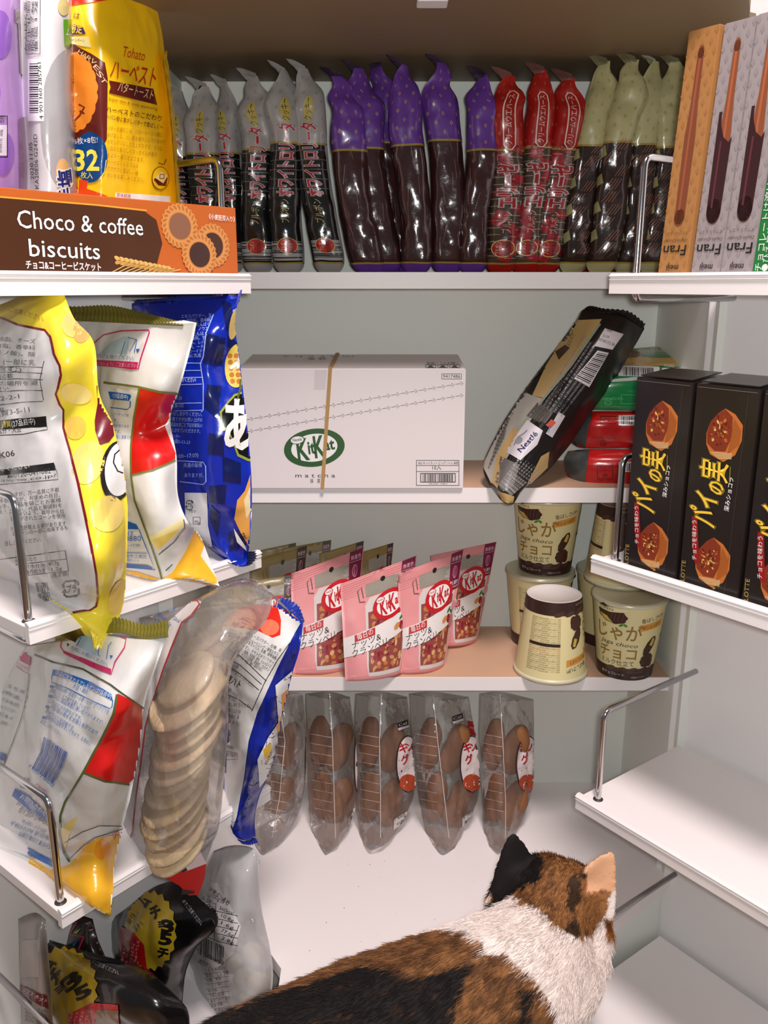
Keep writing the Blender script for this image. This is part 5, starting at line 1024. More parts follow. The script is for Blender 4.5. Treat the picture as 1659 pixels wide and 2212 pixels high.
for i, (l, tl, tr) in enumerate((('tan nut pouch at the far left of the back row', (545, 1192, 1.19), (640, 1172, 1.205)), ('tan nut pouch whose top right corner stands highest in the back row', (610, 1185, 1.185), (716, 1166, 1.20)), ('tan nut pouch behind the left pink pouch', (690, 1196, 1.175), (786, 1168, 1.195)), ('tan nut pouch nearest the middle of the back row', (770, 1196, 1.175), (850, 1172, 1.195)))):
    pouch('tan', l, tl, tr, (tl[0] + 6, 1400, tl[2] - .03), (tr[0] - 22, 1392, tr[2] - .03), 120 + i)
pouch('tan', 'tan nut pouch with its red emblem showing beside the clear bag', (540, 1212, 1.135), (664, 1178, 1.17), (548, 1440, 1.09), (640, 1425, 1.12), 125)
pouch('tan', 'tan nut pouch lowest at the left, half hidden by the clear bag', (500, 1262, 1.105), (640, 1240, 1.12), (520, 1448, 1.065), (625, 1440, 1.085), 126)
pouch('pink', 'pink nut pouch standing behind at the right end', (930, 1200, 1.16), (1073, 1170, 1.185), (945, 1396, 1.135), (1030, 1386, 1.163), 127)
pouch('pink', 'pink nut pouch at the left of the front row', (628, 1240, 1.08), (786, 1182, 1.135), (633, 1456, 1.052), (758, 1446, 1.075), 128)
pouch('pink', 'pink nut pouch at the right of the front row', (860, 1240, 1.075), (1002, 1186, 1.125), (861, 1455, 1.053), (960, 1440, 1.08), 130)
pouch('pink', 'middle pink nut pouch hanging over the shelf edge', (735, 1262, 1.052), (900, 1200, 1.105), (746, 1471, 1.028), (868, 1454, 1.05), 129)
# --- potato chocolate cups
CH, CR0, CR1 = .110, .036, .0475
def make_cup():
    root = thing('snack_cup', 'x', 'cup', (0, 0, 0), 'cream paper snack cups')
    prof = [(.030, .004), (.0335, .0035), (CR0 - .0005, 0), (CR0, .001), (CR1, CH - .006), (CR1 + .0015, CH - .005), (CR1 + .0022, CH - .003), (CR1 + .0015, CH - .001), (CR1, CH)]
    n = 56
    def lathe(name, prof, mat, cap0=None, cap1=None):
        V = [(rr * math.sin(k * 2 * math.pi / n), -rr * math.cos(k * 2 * math.pi / n), h) for rr, h in prof for k in range(n)]
        F = [(i * n + k, i * n + (k + 1) % n, (i + 1) * n + (k + 1) % n, (i + 1) * n + k) for i in range(len(prof) - 1) for k in range(n)]
        if cap0: F.append(tuple(range(n))[::-1])
        if cap1: F.append(tuple(range((len(prof) - 1) * n, len(prof) * n)))
        return obj(name, V, F, mat, root, True)
    lathe('cup_body', [(CR0, .001), (CR0 + .0003, .004), (CR1, CH - .006)], M((226, 214, 160), .42, coat=.1))
    lathe('bottom', [(.0005, .0045), (.0325, .0045), (.034, .0005), (CR0, .001)], M((226, 220, 216), .5))
    lathe('rim', prof[4:], M((214, 208, 180), .35))
    lathe('lid', [(CR1 + .002, CH - .003), (CR1 + .0018, CH + .0002), (CR1 - .002, CH + .0006), (.0005, CH + .0004)], M((206, 200, 170), .3, .2), None, True)
    def f(xy, off):
        h = xy[:, 1]; rr = CR0 + (CR1 - CR0) * np.clip(h / (CH - .006), 0, 1) + off + np.where(h > CH - .006, .0024, 0); th = xy[:, 0] / .0418
        return np.stack([rr * np.sin(th), -rr * np.cos(th), h], 1), np.ones(len(xy), bool)
    D = Deco(f, False, .004, .42, 0, .1, lift=.0002, step=.00008)
    CB = (52, 30, 26); GB = (146, 112, 44)
    D.rect(-.1313, .0012, .1313, .0185, CB, 0); D.rect(.005, .012, .03, .0135, (90, 60, 50), 1)
    for i in range(6): D.ell(-.02 + i * .016, .0165, .008, .003, (74, 46, 40), 1, .3)
    D.text('準チョコレート', (-.034, .007), (.002, .007), .0035, (220, 206, 196), 2); D.text('※写真はイメージです', (.012, .0045), (.034, .0045), .0024, (200, 186, 176), 2)
    D.text('ミルク仕立て', (-.034, .0225), (.014, .0225), .0062, (50, 36, 30), 1); D.text('チョコ', (-.036, .0325), (.016, .0325), .0145, GB, 1, .012); D.text('Jaga choco', (-.034, .0515), (.016, .0495), .0058, (60, 44, 36), 1, 0, .35); D.text('じゃが', (-.038, .0605), (.02, .0605), .0185, GB, 1, .012)
    D.ell(-.006, .0805, .003, .0016, (60, 140, 60), 2, .6); D.ell(-.001, .081, .003, .0016, (60, 140, 60), 2, -.6)
    def chip(cx, cy, rx, ry, a, lv=1):
        D.ell(cx, cy, rx, ry, (58, 32, 26), lv, a, 30, lambda t: 1 + .05 * math.sin(9 * t)); c, s_ = math.cos(a), math.sin(a)
        for i in range(-3, 4): x = i * rx * .24; D.line([(cx + x * c + ry * .7 * s_, cy + x * s_ - ry * .7 * c), (cx + x * c - ry * .7 * s_, cy + x * s_ + ry * .7 * c)], rx * .08, (86, 52, 40), lv + 1)
    chip(-.018, .0925, .019, .011, -.15); D.poly([(-.036, .092), (-.026, .084), (-.016, .082), (-.024, .09)], (206, 178, 80), 3); chip(.034, .0505, .0065, .015, -.5); D.poly([(.033, .052), (.038, .05), (.041, .06), (.037, .062)], (206, 178, 80), 3); chip(.033, .030, .011, .010, .3); D.ell(.039, .026, .005, .006, (70, 30, 24), 3)
    D.poly([(.016, .073), (.05, .078), (.05, .087), (.016, .082)], (214, 150, 60), 1); D.text('甘じょっぱさ', (.02, .076), (.046, .08), .0042, (70, 40, 20), 2); D.text('香ばしさUP!', (.018, .085), (.05, .0905), .0052, (46, 34, 30), 2)
    D.poly([(-.044, .1035), (.002, .1035), (-.004, .099), (-.02, .0965), (-.04, .0985)], (236, 226, 176), 4); D.text('OPEN', (-.034, .0985), (-.016, .0985), .0035, CB, 5); D.poly([(-.034, .1035), (-.027, .108), (-.02, .1035), (-.024, .1035), (-.024, .102), (-.03, .102), (-.03, .1035)], CB, 5)
    for x in (-.095, .078): # the two small-print panels
        for i in range(26):
            h = .092 - i * .0028; D.text(('名称チョコレート菓子原材料名じゃがいも植物油脂', '砂糖ココアパウダー乳糖全粉乳食塩乳化剤香料着色', '保存方法直射日光高温多湿を避けてください製造者')[i % 3], (x - .02, h), (x + .022, h), .0016, (110, 80, 50) if i not in (9, 10) else (190, 80, 60), 1)
        D.rect(x - .02, .0555, x + .022, .0595, CB, 2)
    D.build('printed_sleeve', root)
    return root
cup = make_cup()
for i, (x, y, z, rz, inv, l) in enumerate(((.225, 1.066, ZS3, 1.45, 1, 'upside-down snack cup at the front left showing its white base'), (.325, 1.066, ZS3, -.33, 0, 'upright snack cup at the front right of the cups'), (.224, 1.166, ZS3, 1.9, 0, 'upright snack cup at the back left, under another cup'),
        (.23, 1.164, ZS3 + CH + .001, -.38, 0, 'upright snack cup stacked on top, nearest the pink pouches'), (.326, 1.118, ZS3 + CH + .001, .45, 1, 'upside-down snack cup stacked on top behind the door rack'), (.3265, 1.168, ZS3, 2.5, 0, 'snack cup hidden at the back right, under the stacked cup'))):
    o = cup if i == 0 else copy_tree(cup)
    o['label'] = l
    o.location = (x, y, z + (CH + .0006 if inv else 0)); o.rotation_euler = (0, math.pi if inv else 0, rz)
# ------------------------------------------------------------------ right door racks
def door_box(name, label, cat, s0, s1, t0, t1, h, mat, lean=0.0, z=ZR[0], group=None, arch=.0):
    r = thing(name, label, cat, RR((s0 + s1) / 2, (t0 + t1) / 2, z + .0003), group)
    bm = bmesh.new(); zb = z + .0003; vs = {}
    for a, s_ in ((0, s0), (1, s1)):
        for b, t_ in ((0, t0), (1, t1)):
            vs[a, b, 0] = bm.verts.new(RR(s_, t_, zb)); vs[a, b, 1] = bm.verts.new(RR(s_ + lean, t_, zb + h + arch * b))
    for q in (((0, 0, 0), (1, 0, 0), (1, 0, 1), (0, 0, 1)), ((1, 0, 0), (1, 1, 0), (1, 1, 1), (1, 0, 1)), ((1, 1, 0), (0, 1, 0), (0, 1, 1), (1, 1, 1)), ((0, 1, 0), (0, 0, 0), (0, 0, 1), (0, 1, 1)), ((0, 0, 1), (1, 0, 1), (1, 1, 1), (0, 1, 1)), ((0, 0, 0), (0, 1, 0), (1, 1, 0), (1, 0, 0))): bm.faces.new([vs[k] for k in q])
    bmesh.ops.bevel(bm, geom=bm.edges[:], offset=.0008, segments=2, affect='EDGES'); bmesh.ops.recalc_face_normals(bm, faces=bm.faces[:])
    from_bm('carton', bm, mat, r)
    D = Deco(flat(RR(s0, t0, zb), RS, Vector((0, 0, 1)) + RS * (lean / h), -RT), rough=.42, coat=.15, lift=.0003, step=.0001)
    return r, D
def stick_art(D, w, h, base, name_, body, dark=None):
    for i in range(7):
        for j in range(26):
            if (i + j) % 2: x, y = (i + .5) * w / 7, (j + .5) * h / 26; D.poly([(x - w / 16, y), (x, y - h / 60), (x + w / 16, y), (x, y + h / 60)], tuple(int(c * .95) for c in base), 0)
    cx = w * .5; r_ = w * .18
    pts = [(cx - r_ * .9 + w * .02, .052), (cx - r_ * .4, .0475), (cx + r_ * .5, .0475), (cx + r_ * 1.1, .053), (cx + r_ * 1.1, .12), (cx + r_ * .75, .15), (cx + r_ * .6, .19), (cx + r_ * .3, .1935), (cx - r_ * .2, .1935), (cx - r_ * .5, .19), (cx - r_ * .6, .15), (cx - r_ * .95, .12)]
    D.ell(cx + r_ * .1, .0535, r_ * 1.0, .0075, body, 1); D.ell(cx + r_ * .05, .19, r_ * .56, .0055, body, 1); D.poly(pts, body, 1); D.line([(cx - r_ * .1, .06), (cx - r_ * .05, .12), (cx + .0, .185)], w * .07, tuple(min(255, int(c * 1.25)) for c in body), 2)
    if dark:
        D.ell(cx - r_ * .02, .057, r_ * 1.28, .0105, dark, 3)
        D.poly([(cx - r_ * 1.3, .056), (cx - r_ * .6, .0475), (cx + r_ * .5, .0475), (cx + r_ * 1.25, .056), (cx + r_ * 1.35, .118), (cx + r_ * .9, .1135), (cx - r_ * .1, .118), (cx - r_ * .8, .128), (cx - r_ * .95, .139), (cx - r_ * 1.45, .139), (cx - r_ * 1.4, .1)], dark, 3); D.line([(cx - r_ * .5, .06), (cx - r_ * .45, .115)], w * .06, (96, 44, 52), 4)
    D.text('Fran', (w * .9, .029), (w * .12, .029), .0095, K, 3, .01); D.text('meiji', (w * .72, .0115), (w * .3, .0115), .0058, K, 3, .012); D.text('Original Chocolat' if not dark else 'Double Chocolat', (w * .92, .0345), (w * .1, .0345), .003, (90, 60, 40), 3, 0, .3); D.text('オリジナルショコラ' if not dark else 'ダブルショコラ', (w * .9, .041), (w * .12, .041), .0026, (90, 60, 40), 3)
HB = .209
r, D = door_box('stick_box', 'orange brown chocolate stick box, leftmost on the right top rack', 'snack box', .0458, .0765, .012, .034, HB, M((176, 124, 72), .42, coat=.15), .013, group='tall stick boxes'); stick_art(D, .0307, HB, (176, 124, 72), 'a', (128, 70, 46)); D.build('printed_front', r)
r, D = door_box('stick_box', 'grey chocolate stick box beside the orange one', 'snack box', .079, .1095, .016, .04, HB, M((158, 148, 150), .42, coat=.15), .012, group='tall stick boxes'); stick_art(D, .0305, HB, (158, 148, 150), 'b', (140, 78, 48), (54, 24, 28)); D.build('printed_front', r)
r, D = door_box('stick_box', 'grey chocolate stick box beside the green one', 'snack box', .1105, .141, .014, .04, HB, M((158, 148, 150), .42, coat=.15), .012, group='tall stick boxes'); stick_art(D, .0305, HB, (158, 148, 150), 'b', (140, 78, 48), (54, 24, 28)); D.build('printed_front', r)
r, D = door_box('stick_box', 'green snack box cut by the right edge of the picture', 'snack box', .1425, .19, .012, .04, HB, M((30, 122, 54), .42, coat=.15, var=.25, vs=40), .012, group='tall stick boxes')
D.text('チョコレートは溶けやすいため28℃以下で', (.008, .005), (.006, .16), .0055, WH, 1); D.text('●ひえやすと硬くなります。常温23℃〜25℃で', (.014, .005), (.012, .17), .0055, (226, 236, 226), 1); D.rect(.019, .002, .04, .15, (224, 204, 204), 0); D.text('ビスケット被害の防止', (.026, .01), (.026, .1), .005, (150, 110, 100), 1)
D.build('printed_front', r)
WB, HB2 = .064, .196
BKM = M((30, 24, 23), .32, coat=.3)
for i, (s0, l) in enumerate(((.0331, 'black chocolate pie box, leftmost on the right second rack'), (.1005, 'black chocolate pie box in the middle of the three'), (.168, 'black chocolate pie box cut by the right edge of the picture'))):
    r, D = door_box('pie_box', l, 'snack box', s0, s0 + WB, .010 + .0 * i, .062, HB2, BKM, 0, ZR[1], 'black chocolate pie boxes', arch=.004)
    R = random.Random(3)
    for (cx, cy) in ((.033, .153), (.0345, .031)):
        D.poly([(cx - .017, cy - .012), (cx - .012, cy - .021), (cx + .002, cy - .026), (cx + .013, cy - .018), (cx + .018, cy - .004), (cx + .0175, cy + .01), (cx + .009, cy + .019), (cx - .001, cy + .023), (cx - .008, cy + .018), (cx - .015, cy + .009), (cx - .018, cy - .002)], (196, 112, 48), 0)
        D.poly([(cx - .016, cy - .011), (cx - .008, cy - .017), (cx + .003, cy - .016), (cx + .008, cy - .002), (cx + .007, cy + .016), (cx - .001, cy + .0225), (cx - .008, cy + .018), (cx - .015, cy + .009), (cx - .0175, cy - .002)], (132, 50, 26), 1)
        for k in range(60):
            a, q = R.uniform(0, 6.3), R.uniform(0, .012); D.ell(cx - .004 + q * math.cos(a) * .8, cy + .002 + q * math.sin(a) * 1.2, R.uniform(.0006, .0022), R.uniform(.0005, .0016), R.choice(((206, 110, 50), (240, 196, 110), (150, 62, 28), (96, 30, 18))), 2, a, 8)
        for k in range(9): D.line([(cx + .006 + k * .0012, cy - .018 + k * .0012), (cx + .009 + k * .0009, cy + .015 - k * .0012)], .0006, (150, 78, 32), 2)
        for k in range(5): D.line([(cx - .012 + k * .002, cy - .019 - k * .0011), (cx + .01, cy - .017 - k * .0012)], .0006, (236, 206, 150), 2)
    for t, p0, p1, h in (('パ', (.033, .0635), (.0285, .0785), .021), ('イ', (.0325, .0805), (.032, .0935), .020), ('の', (.038, .0955), (.0375, .1065), .0145), ('実', (.0395, .108), (.0385, .1255), .024)):
        D.text(t, p0, p1, h, (150, 130, 50), 3, .065 if t != '実' else .05, up=(-h, .002)); D.text(t, p0, p1, h, (30, 22, 16), 4, .045 if t != '実' else .03, up=(-h, .002)); D.text(t, p0, p1, h, (250, 206, 64), 5, .022 if t != '実' else .008, up=(-h, .002))
    D.text('深みショコラ', (.0455, .082), (.047, .114), .0042, WH, 3, .01)
    D.poly([(.0085, .070), (.0145, .069), (.018, .045), (.021, .026), (.0165, .024), (.0115, .040)], (150, 22, 26), 3); D.text('チョコを味わう', (.0175, .0275), (.0135, .0665), .0042, WH, 4)
    D.text('LOTTE', (.0068, .003), (.0062, .024), .0045, (176, 150, 70), 3, .005); D.line([(.050, .002), (.0515, .1), (.053, .19)], .0003, (76, 70, 68), 1); D.line([(.038, .002), (.036, .012)], .0003, (110, 100, 96), 1); D.text('あけくち', (.034, .0075), (.044, .0075), .0022, (190, 160, 80), 3); D.poly([(.037, .006), (.041, .006), (.039, .004)], (190, 160, 80), 3)
    D.line([(.0015, HB2 - .003), (WB - .003, HB2 - .003)], .0005, (110, 104, 102), 1)
    D.build('printed_front', r)
    bmF = bmesh.new(); c = RR(s0 + WB / 2, .036, ZR[1] + HB2 + .0045); box_bm(bmF, c, RS * (WB / 2 - .003), RT * .024 + Vector((0, 0, .0022)), Vector((0, 0, .0006)), .0004); from_bm('top_flap', bmF, BKM, r)
# ------------------------------------------------------------------ floor: bread bags
BREAD = M((150, 98, 56), .65, var=.4, vs=26, bump=.3, bs=90)
def loaf(c, L, w, tilt, seed):
    V, F = [], []; n, m = 22, 16
    ax = Vector((math.sin(tilt), -.15, math.cos(tilt))).normalized(); u = ax.cross(Vector((0, 1, 0))).normalized(); v = ax.cross(u)
    for i in range(n):
        t = i / (n - 1) * 2 - 1; rr = w * math.sqrt(max(0, 1 - abs(t) ** 2.6))
        for k in range(m):
            a = k * 2 * math.pi / m; q = 1 + .09 * math.sin(2 * a + t * 5 + seed) + .05 * noise.noise(Vector((math.cos(a), math.sin(a), t * 2 + seed)))
            V.append(c + ax * (t * L) + (u * math.cos(a) + v * math.sin(a) * .8) * rr * q)
    for i in range(n - 1):
        for k in range(m): F.append((i * m + k, i * m + (k + 1) % m, (i + 1) * m + (k + 1) % m, (i + 1) * m + k))
    return V, F
BL_ = ('clear bread bag at the left, partly behind the blue bag', 'clear bread bag second from the left', 'clear bread bag in the middle of the five', 'clear bread bag second from the right with a date sticker', 'clear bread bag at the right beside the cat ear')
bags = [
    [[(572, 1495), (602, 1492), (655, 1498)], [(560, 1600), (616, 1600), (661, 1600)], [(550, 1720), (604, 1722), (655, 1718)], [(546, 1815), (588, 1822), (628, 1792)], [(552, 1850), (568, 1857), (588, 1848)]],
    [[(660, 1498), (712, 1494), (756, 1505)], [(662, 1600), (718, 1600), (769, 1600)], [(667, 1720), (722, 1722), (770, 1715)], [(676, 1802), (725, 1812), (752, 1788)], [(690, 1845), (704, 1856), (722, 1842)]],
    [[(768, 1498), (824, 1494), (880, 1505)], [(765, 1600), (820, 1600), (890, 1600)], [(768, 1720), (822, 1722), (896, 1705)], [(776, 1792), (822, 1810), (862, 1788)], [(786, 1826), (801, 1836), (826, 1824)]],
    [[(884, 1498), (936, 1494), (1012, 1505)], [(890, 1600), (945, 1600), (1030, 1610)], [(905, 1720), (960, 1722), (1036, 1712)], [(920, 1802), (970, 1812), (1002, 1788)], [(936, 1840), (956, 1852), (982, 1838)]],
    [[(1036, 1498), (1080, 1494), (1152, 1510)], [(1035, 1600), (1086, 1600), (1153, 1615)], [(1040, 1720), (1092, 1722), (1147, 1715)], [(1046, 1802), (1092, 1806), (1120, 1788)], [(1056, 1836), (1076, 1843), (1092, 1830)]]]
DEP = [(1.125, 1.085, 1.12), (1.105, 1.055, 1.10), (1.10, 1.045, 1.095), (1.085, 1.04, 1.08), (1.055, 1.035, 1.05)]
for i, g in enumerate(bags):
    rows = [[P(*q, d) for q, d in zip(row, DEP[k])] for k, row in enumerate(g)]
    for row in rows[-1:]:
        for q in row: q.z = max(q.z, ZF + .0008)
    s = Sheet(rows, nr=60, nc=44, wr=.0042, f=40, seed=140 + i); V, F = s.closed(.55, .03)
    V[:, 2] = np.clip(V[:, 2], ZF + .0006, -.524); V[:, 1] = np.minimum(V[:, 1], YB - .003)
    c0 = V.mean(0); r = thing('bread_bag', BL_[i], 'bread bag', (c0[0], c0[1], ZF), 'clear bread bags on the pantry floor')
    obj('film', V, F, CLEAR2, r, True)
    D = Deco(cast(V, F), True, 6, .3, lift=.0006)
    xl, xm, xr = g[1][0][0], g[1][1][0], g[1][2][0]
    for k in range(9):
        y = 1585 + k * 20; D.line([(xl + 8 + k, y), (xm - 2 + k * .4, y + 8)], 1.2, (190, 180, 176), 0)
    D.line([(g[0][1][0], 1500), (xm, 1600), (g[2][1][0], 1722), (g[3][1][0], 1810)], 1.5, (200, 190, 186), 0)
    if i in (0, 1, 2, 3, 4):
        ox = (xr - 6, xr - 6, xr - 18, xr - 20, xr - 22)[i]; rx_ = (6, 8, 26, 26, 26)[i]
        D.ell(ox + 8, 1650, rx_, 62, (60, 40, 40), 1); D.ell(ox + 9, 1650, rx_ - 2, 59, (226, 214, 214), 2); D.ell(ox + 9, 1690, rx_ - 6, 18, (176, 70, 40), 3)
        if rx_ > 10:
            D.text('キ', (ox - 8, 1626), (ox + 8, 1622), 18, (176, 26, 40), 4, .03); D.text('ン', (ox + 8, 1622), (ox + 20, 1618), 16, (176, 26, 40), 4, .03); D.text('グ', (ox - 4, 1650), (ox + 12, 1646), 16, (176, 26, 40), 4, .03)
    if i in (1, 2, 3):
        x, y = ((752, 1765), (850, 1770), (998, 1765))[i - 1]
        D.poly([(x, y), (x + 36 - (i == 1) * 18, y - 24), (x + 38 - (i == 1) * 18, y - 2), (x - 1, y + 22)], (226, 218, 216), 2); D.text('賞味期限', (x + 2, y + 4), (x + 26 - (i == 1) * 14, y - 12), 5, GREY, 3); D.text('20.05.23' if i == 3 else '20.05.2', (x + 8 - (i == 1) * 6, y + 14), (x + 30 - (i == 1) * 14, y), 6, K, 3, .01)
    if i in (2, 3):
        x = (858, 976)[i - 2]; y = (1562, 1548)[i - 2]; D.poly([(x, y), (x + 22, y - 8), (x + 24, y + 10), (x + 2, y + 17)], (44, 36, 38), 2); D.text('Cal', (x + 3, y + 8), (x + 20, y + 2), 6, (230, 226, 224), 3); D.poly([(x + 1, y + 11), (x + 24, y + 4), (x + 24, y + 9), (x + 2, y + 16)], (220, 214, 212), 3)
    if i == 3: D.poly([(1010, 1556), (1040, 1566), (1034, 1592), (1010, 1584)], (176, 26, 36), 3); D.text('マクロカボ', (1012, 1574), (1036, 1580), 5, (240, 200, 200), 4)
    D.build('printed_label', r)
    V2, F2 = s.closed(.5, .02)
    for k, (u, py, sd) in enumerate(((.66, 1612, 1), (.60, 1728, 2), (.28, 1600, 3), (.27, 1715, 4))):
        px = g[1][0][0] * (1 - u) + g[1][2][0] * u + (0 if py < 1700 else (g[2][0][0] - g[1][0][0]))
        dep = DEP[i][1] + (.056 if k < 2 else .062)
        c = P(px, py + i * 2, dep); V, F = loaf(c, .044 if k < 2 else .046, .017 if k < 2 else .015, (.25, .3, .05, .05)[k] * (1 if i % 2 else .7), i * 3 + sd)
        t = obj('bread_roll', V, F, BREAD, None, True, base=c)
        tag(t, ('%s brown bread roll in the %s' % (('upper right', 'lower right', 'upper left', 'lower left')[k], ('leftmost clear bag', 'second clear bag from the left', 'middle clear bag', 'clear bag with the date sticker', 'rightmost clear bag')[i])), 'bread roll', 'bread rolls in the clear bags')
# ------------------------------------------------------------------ the cat
def chain(pts, step=.28):
    out = []
    for (a, ra), (b, rb) in zip(pts[:-1], pts[1:]):
        a, b = Vector(a), Vector(b); n = max(2, int((b - a).length / (min(ra, rb) * step)))
        out += [(a.lerp(b, i / n), ra + (rb - ra) * i / n) for i in range(n + 1)]
    return out
HD = P(1196, 1948, .80)
SH = P(1075, 2150, .705); MB = P(800, 2275, .645); RP = P(560, 2400, .575); TB = P(430, 2440, .53)
NK = P(1150, 2055, .755)
FW = Vector((.42, .80, -.42)).normalized(); ER = FW.cross(Vector((0, 0, 1))).normalized(); UPH = ER.cross(FW).normalized()
def hd(r_, f_, u_): return HD + ER * r_ + FW * f_ + UPH * u_
sph = []
sph += chain([(SH, .078), (MB + Vector((0, 0, .004)), .082), (RP, .084), (TB, .07)])
sph += chain([(SH + Vector((.0, .015, -.03)), .070), (MB + Vector((0, 0, -.03)), .074)])
sph += chain([(SH + Vector((.01, .015, .0)), .074), (NK, .062), (HD + FW * -.012 + UPH * -.012, .047)])
sph += chain([(SH + Vector((.035, .03, -.035)), .058), (NK + Vector((.03, .0, -.03)), .048)])
sph += [(hd(0, .0, 0), .0475), (hd(.012, .010, .004), .043), (hd(-.012, .010, .004), .043), (hd(0, .028, -.006), .038), (hd(.026, .016, -.016), .030), (hd(-.026, .016, -.016), .030)]
sph += chain([(hd(0, .035, -.014), .026), (hd(0, .056, -.02), .018)])
sph += [(hd(.009, .056, -.022), .011), (hd(-.009, .056, -.022), .011)]
sph += [(P(1272, 1985, .80), .024), (P(1268, 2025, .79), .029), (P(1252, 2070, .775), .034)]
RI = Vector((.53, -.85, 0)).normalized()          # the cat's right side
for sd in (-1, 1):
    s0 = SH + RI * .038 * sd + Vector((.012, .012, -.04))
    sph += chain([(s0, .046), (s0 + Vector((-.012, -.008, -.08)), .030), (s0 + Vector((.004, .004, -.16)), .019), (Vector((s0.x + .008, s0.y + .008, ZG + .017)), .017), (Vector((s0.x + .03, s0.y + .02, ZG + .015)), .0155)])
    for k in (-1, 0, 1): sph.append((Vector((s0.x + .04, s0.y + .026, ZG + .010)) + RI * .009 * k, .009))
    h0 = RP + RI * .04 * sd + Vector((.02, .012, -.05))
    sph += chain([(h0, .058), (h0 + Vector((.035, .022, -.07)), .036), (h0 + Vector((-.02, -.012, -.145)), .020), (Vector((h0.x - .002, h0.y, ZG + .017)), .017), (Vector((h0.x + .03, h0.y + .02, ZG + .0155)), .0155)])
    for k in (-1, 0, 1): sph.append((Vector((h0.x + .04, h0.y + .027, ZG + .010)) + RI * .009 * k, .009))
sph += chain([(TB, .03), (TB + Vector((-.06, -.05, .02)), .016), (TB + Vector((-.12, -.07, .09)), .013), (TB + Vector((-.14, -.05, .18)), .009)])
def ear(base, tip, width, cup):
    ax = tip - base; wd = width.normalized(); out = []
    nrm = ax.cross(wd).normalized()
    for i in range(15):
        t = i / 14; hw = width.length * (1 - t) ** .75 * (1 + .25 * t)
        for k in range(-5, 6):
            u = k / 5; out.append((base + ax * t + wd * hw * u + nrm * cup * (u * u) * (1 - t), .0042 - .0016 * t))
    return out
earL = ear(P(1118, 1903, .812), P(1105, 1797, .825), P(1162, 1885, .82) - P(1118, 1903, .812), .010)
sph += [(P(1108, 1938, .812), .027), (P(1098, 1960, .80), .026), (P(1130, 1915, .812), .026)]
earR = ear(P(1282, 1935, .79), P(1326, 1842, .795), (P(1320, 1968, .79) - P(1258, 1888, .80)) * .58, -.010)
sph += earL + earR
bm = bmesh.new()
for c, rad in sph: bmesh.ops.create_icosphere(bm, subdivisions=2 if rad > .006 else 1, radius=rad, matrix=Matrix.Translation(c))
me = bpy.data.meshes.new('tmp'); bm.to_mesh(me); bm.free()
tmp = bpy.data.objects.new('tmp', me); COL.objects.link(tmp)
md = tmp.modifiers.new('r', 'REMESH'); md.mode = 'VOXEL'; md.voxel_size = .0034
ms = tmp.modifiers.new('s', 'SMOOTH'); ms.factor = .6; ms.iterations = 7
body = bpy.data.meshes.new_from_object(tmp.evaluated_get(bpy.context.evaluated_depsgraph_get()))
bpy.data.objects.remove(tmp); bpy.data.meshes.remove(me)
nv = len(body.vertices); BV = np.zeros(nv * 3); body.vertices.foreach_get('co', BV); BV = BV.reshape(-1, 3)
BN = np.zeros(nv * 3); body.vertices.foreach_get('normal', BN); BN = BN.reshape(-1, 3)
def inpoly(x, y, pg):
    r_ = False; j = len(pg) - 1
    for i in range(len(pg)):
        if (pg[i][1] > y) != (pg[j][1] > y) and x < (pg[j][0] - pg[i][0]) * (y - pg[i][1]) / (pg[j][1] - pg[i][1]) + pg[i][0]: r_ = not r_
        j = i
    return r_
CO, CBK, CW, CDK, CPK, CLO = (150, 102, 60), (26, 22, 21), (236, 224, 218), (78, 52, 32), (226, 176, 138), (196, 142, 84)
HEADP = [(1085, 1905), (1150, 1870), (1160, 1820), (1270, 1820), (1330, 1880), (1318, 1960), (1300, 1990), (1280, 2012), (1258, 2030), (1225, 2015), (1180, 1985), (1130, 1955), (1100, 1940)]
HBLK = [(1040, 1780), (1140, 1780), (1180, 1880), (1160, 1905), (1125, 1925), (1095, 1945), (1062, 1965), (1050, 1940)]
BODYP = [(560, 2130), (760, 2060), (860, 2015), (960, 2010), (1030, 2024), (1090, 2060), (1150, 2110), (1190, 2160), (1215, 2230), (1215, 2500), (100, 2600), (100, 2200)]
BB = [[(560, 2155), (700, 2115), (790, 2085), (850, 2096), (900, 2110), (960, 2095), (1020, 2075), (1030, 2085), (1000, 2130), (985, 2170), (975, 2240), (700, 2260), (640, 2212), (600, 2190)], [(300, 2230), (560, 2165), (640, 2160), (655, 2230), (480, 2300), (300, 2400)], [(1130, 2140), (1150, 2150), (1150, 2230), (1130, 2230)], [(760, 2350), (900, 2300), (1000, 2400), (900, 2500)]]
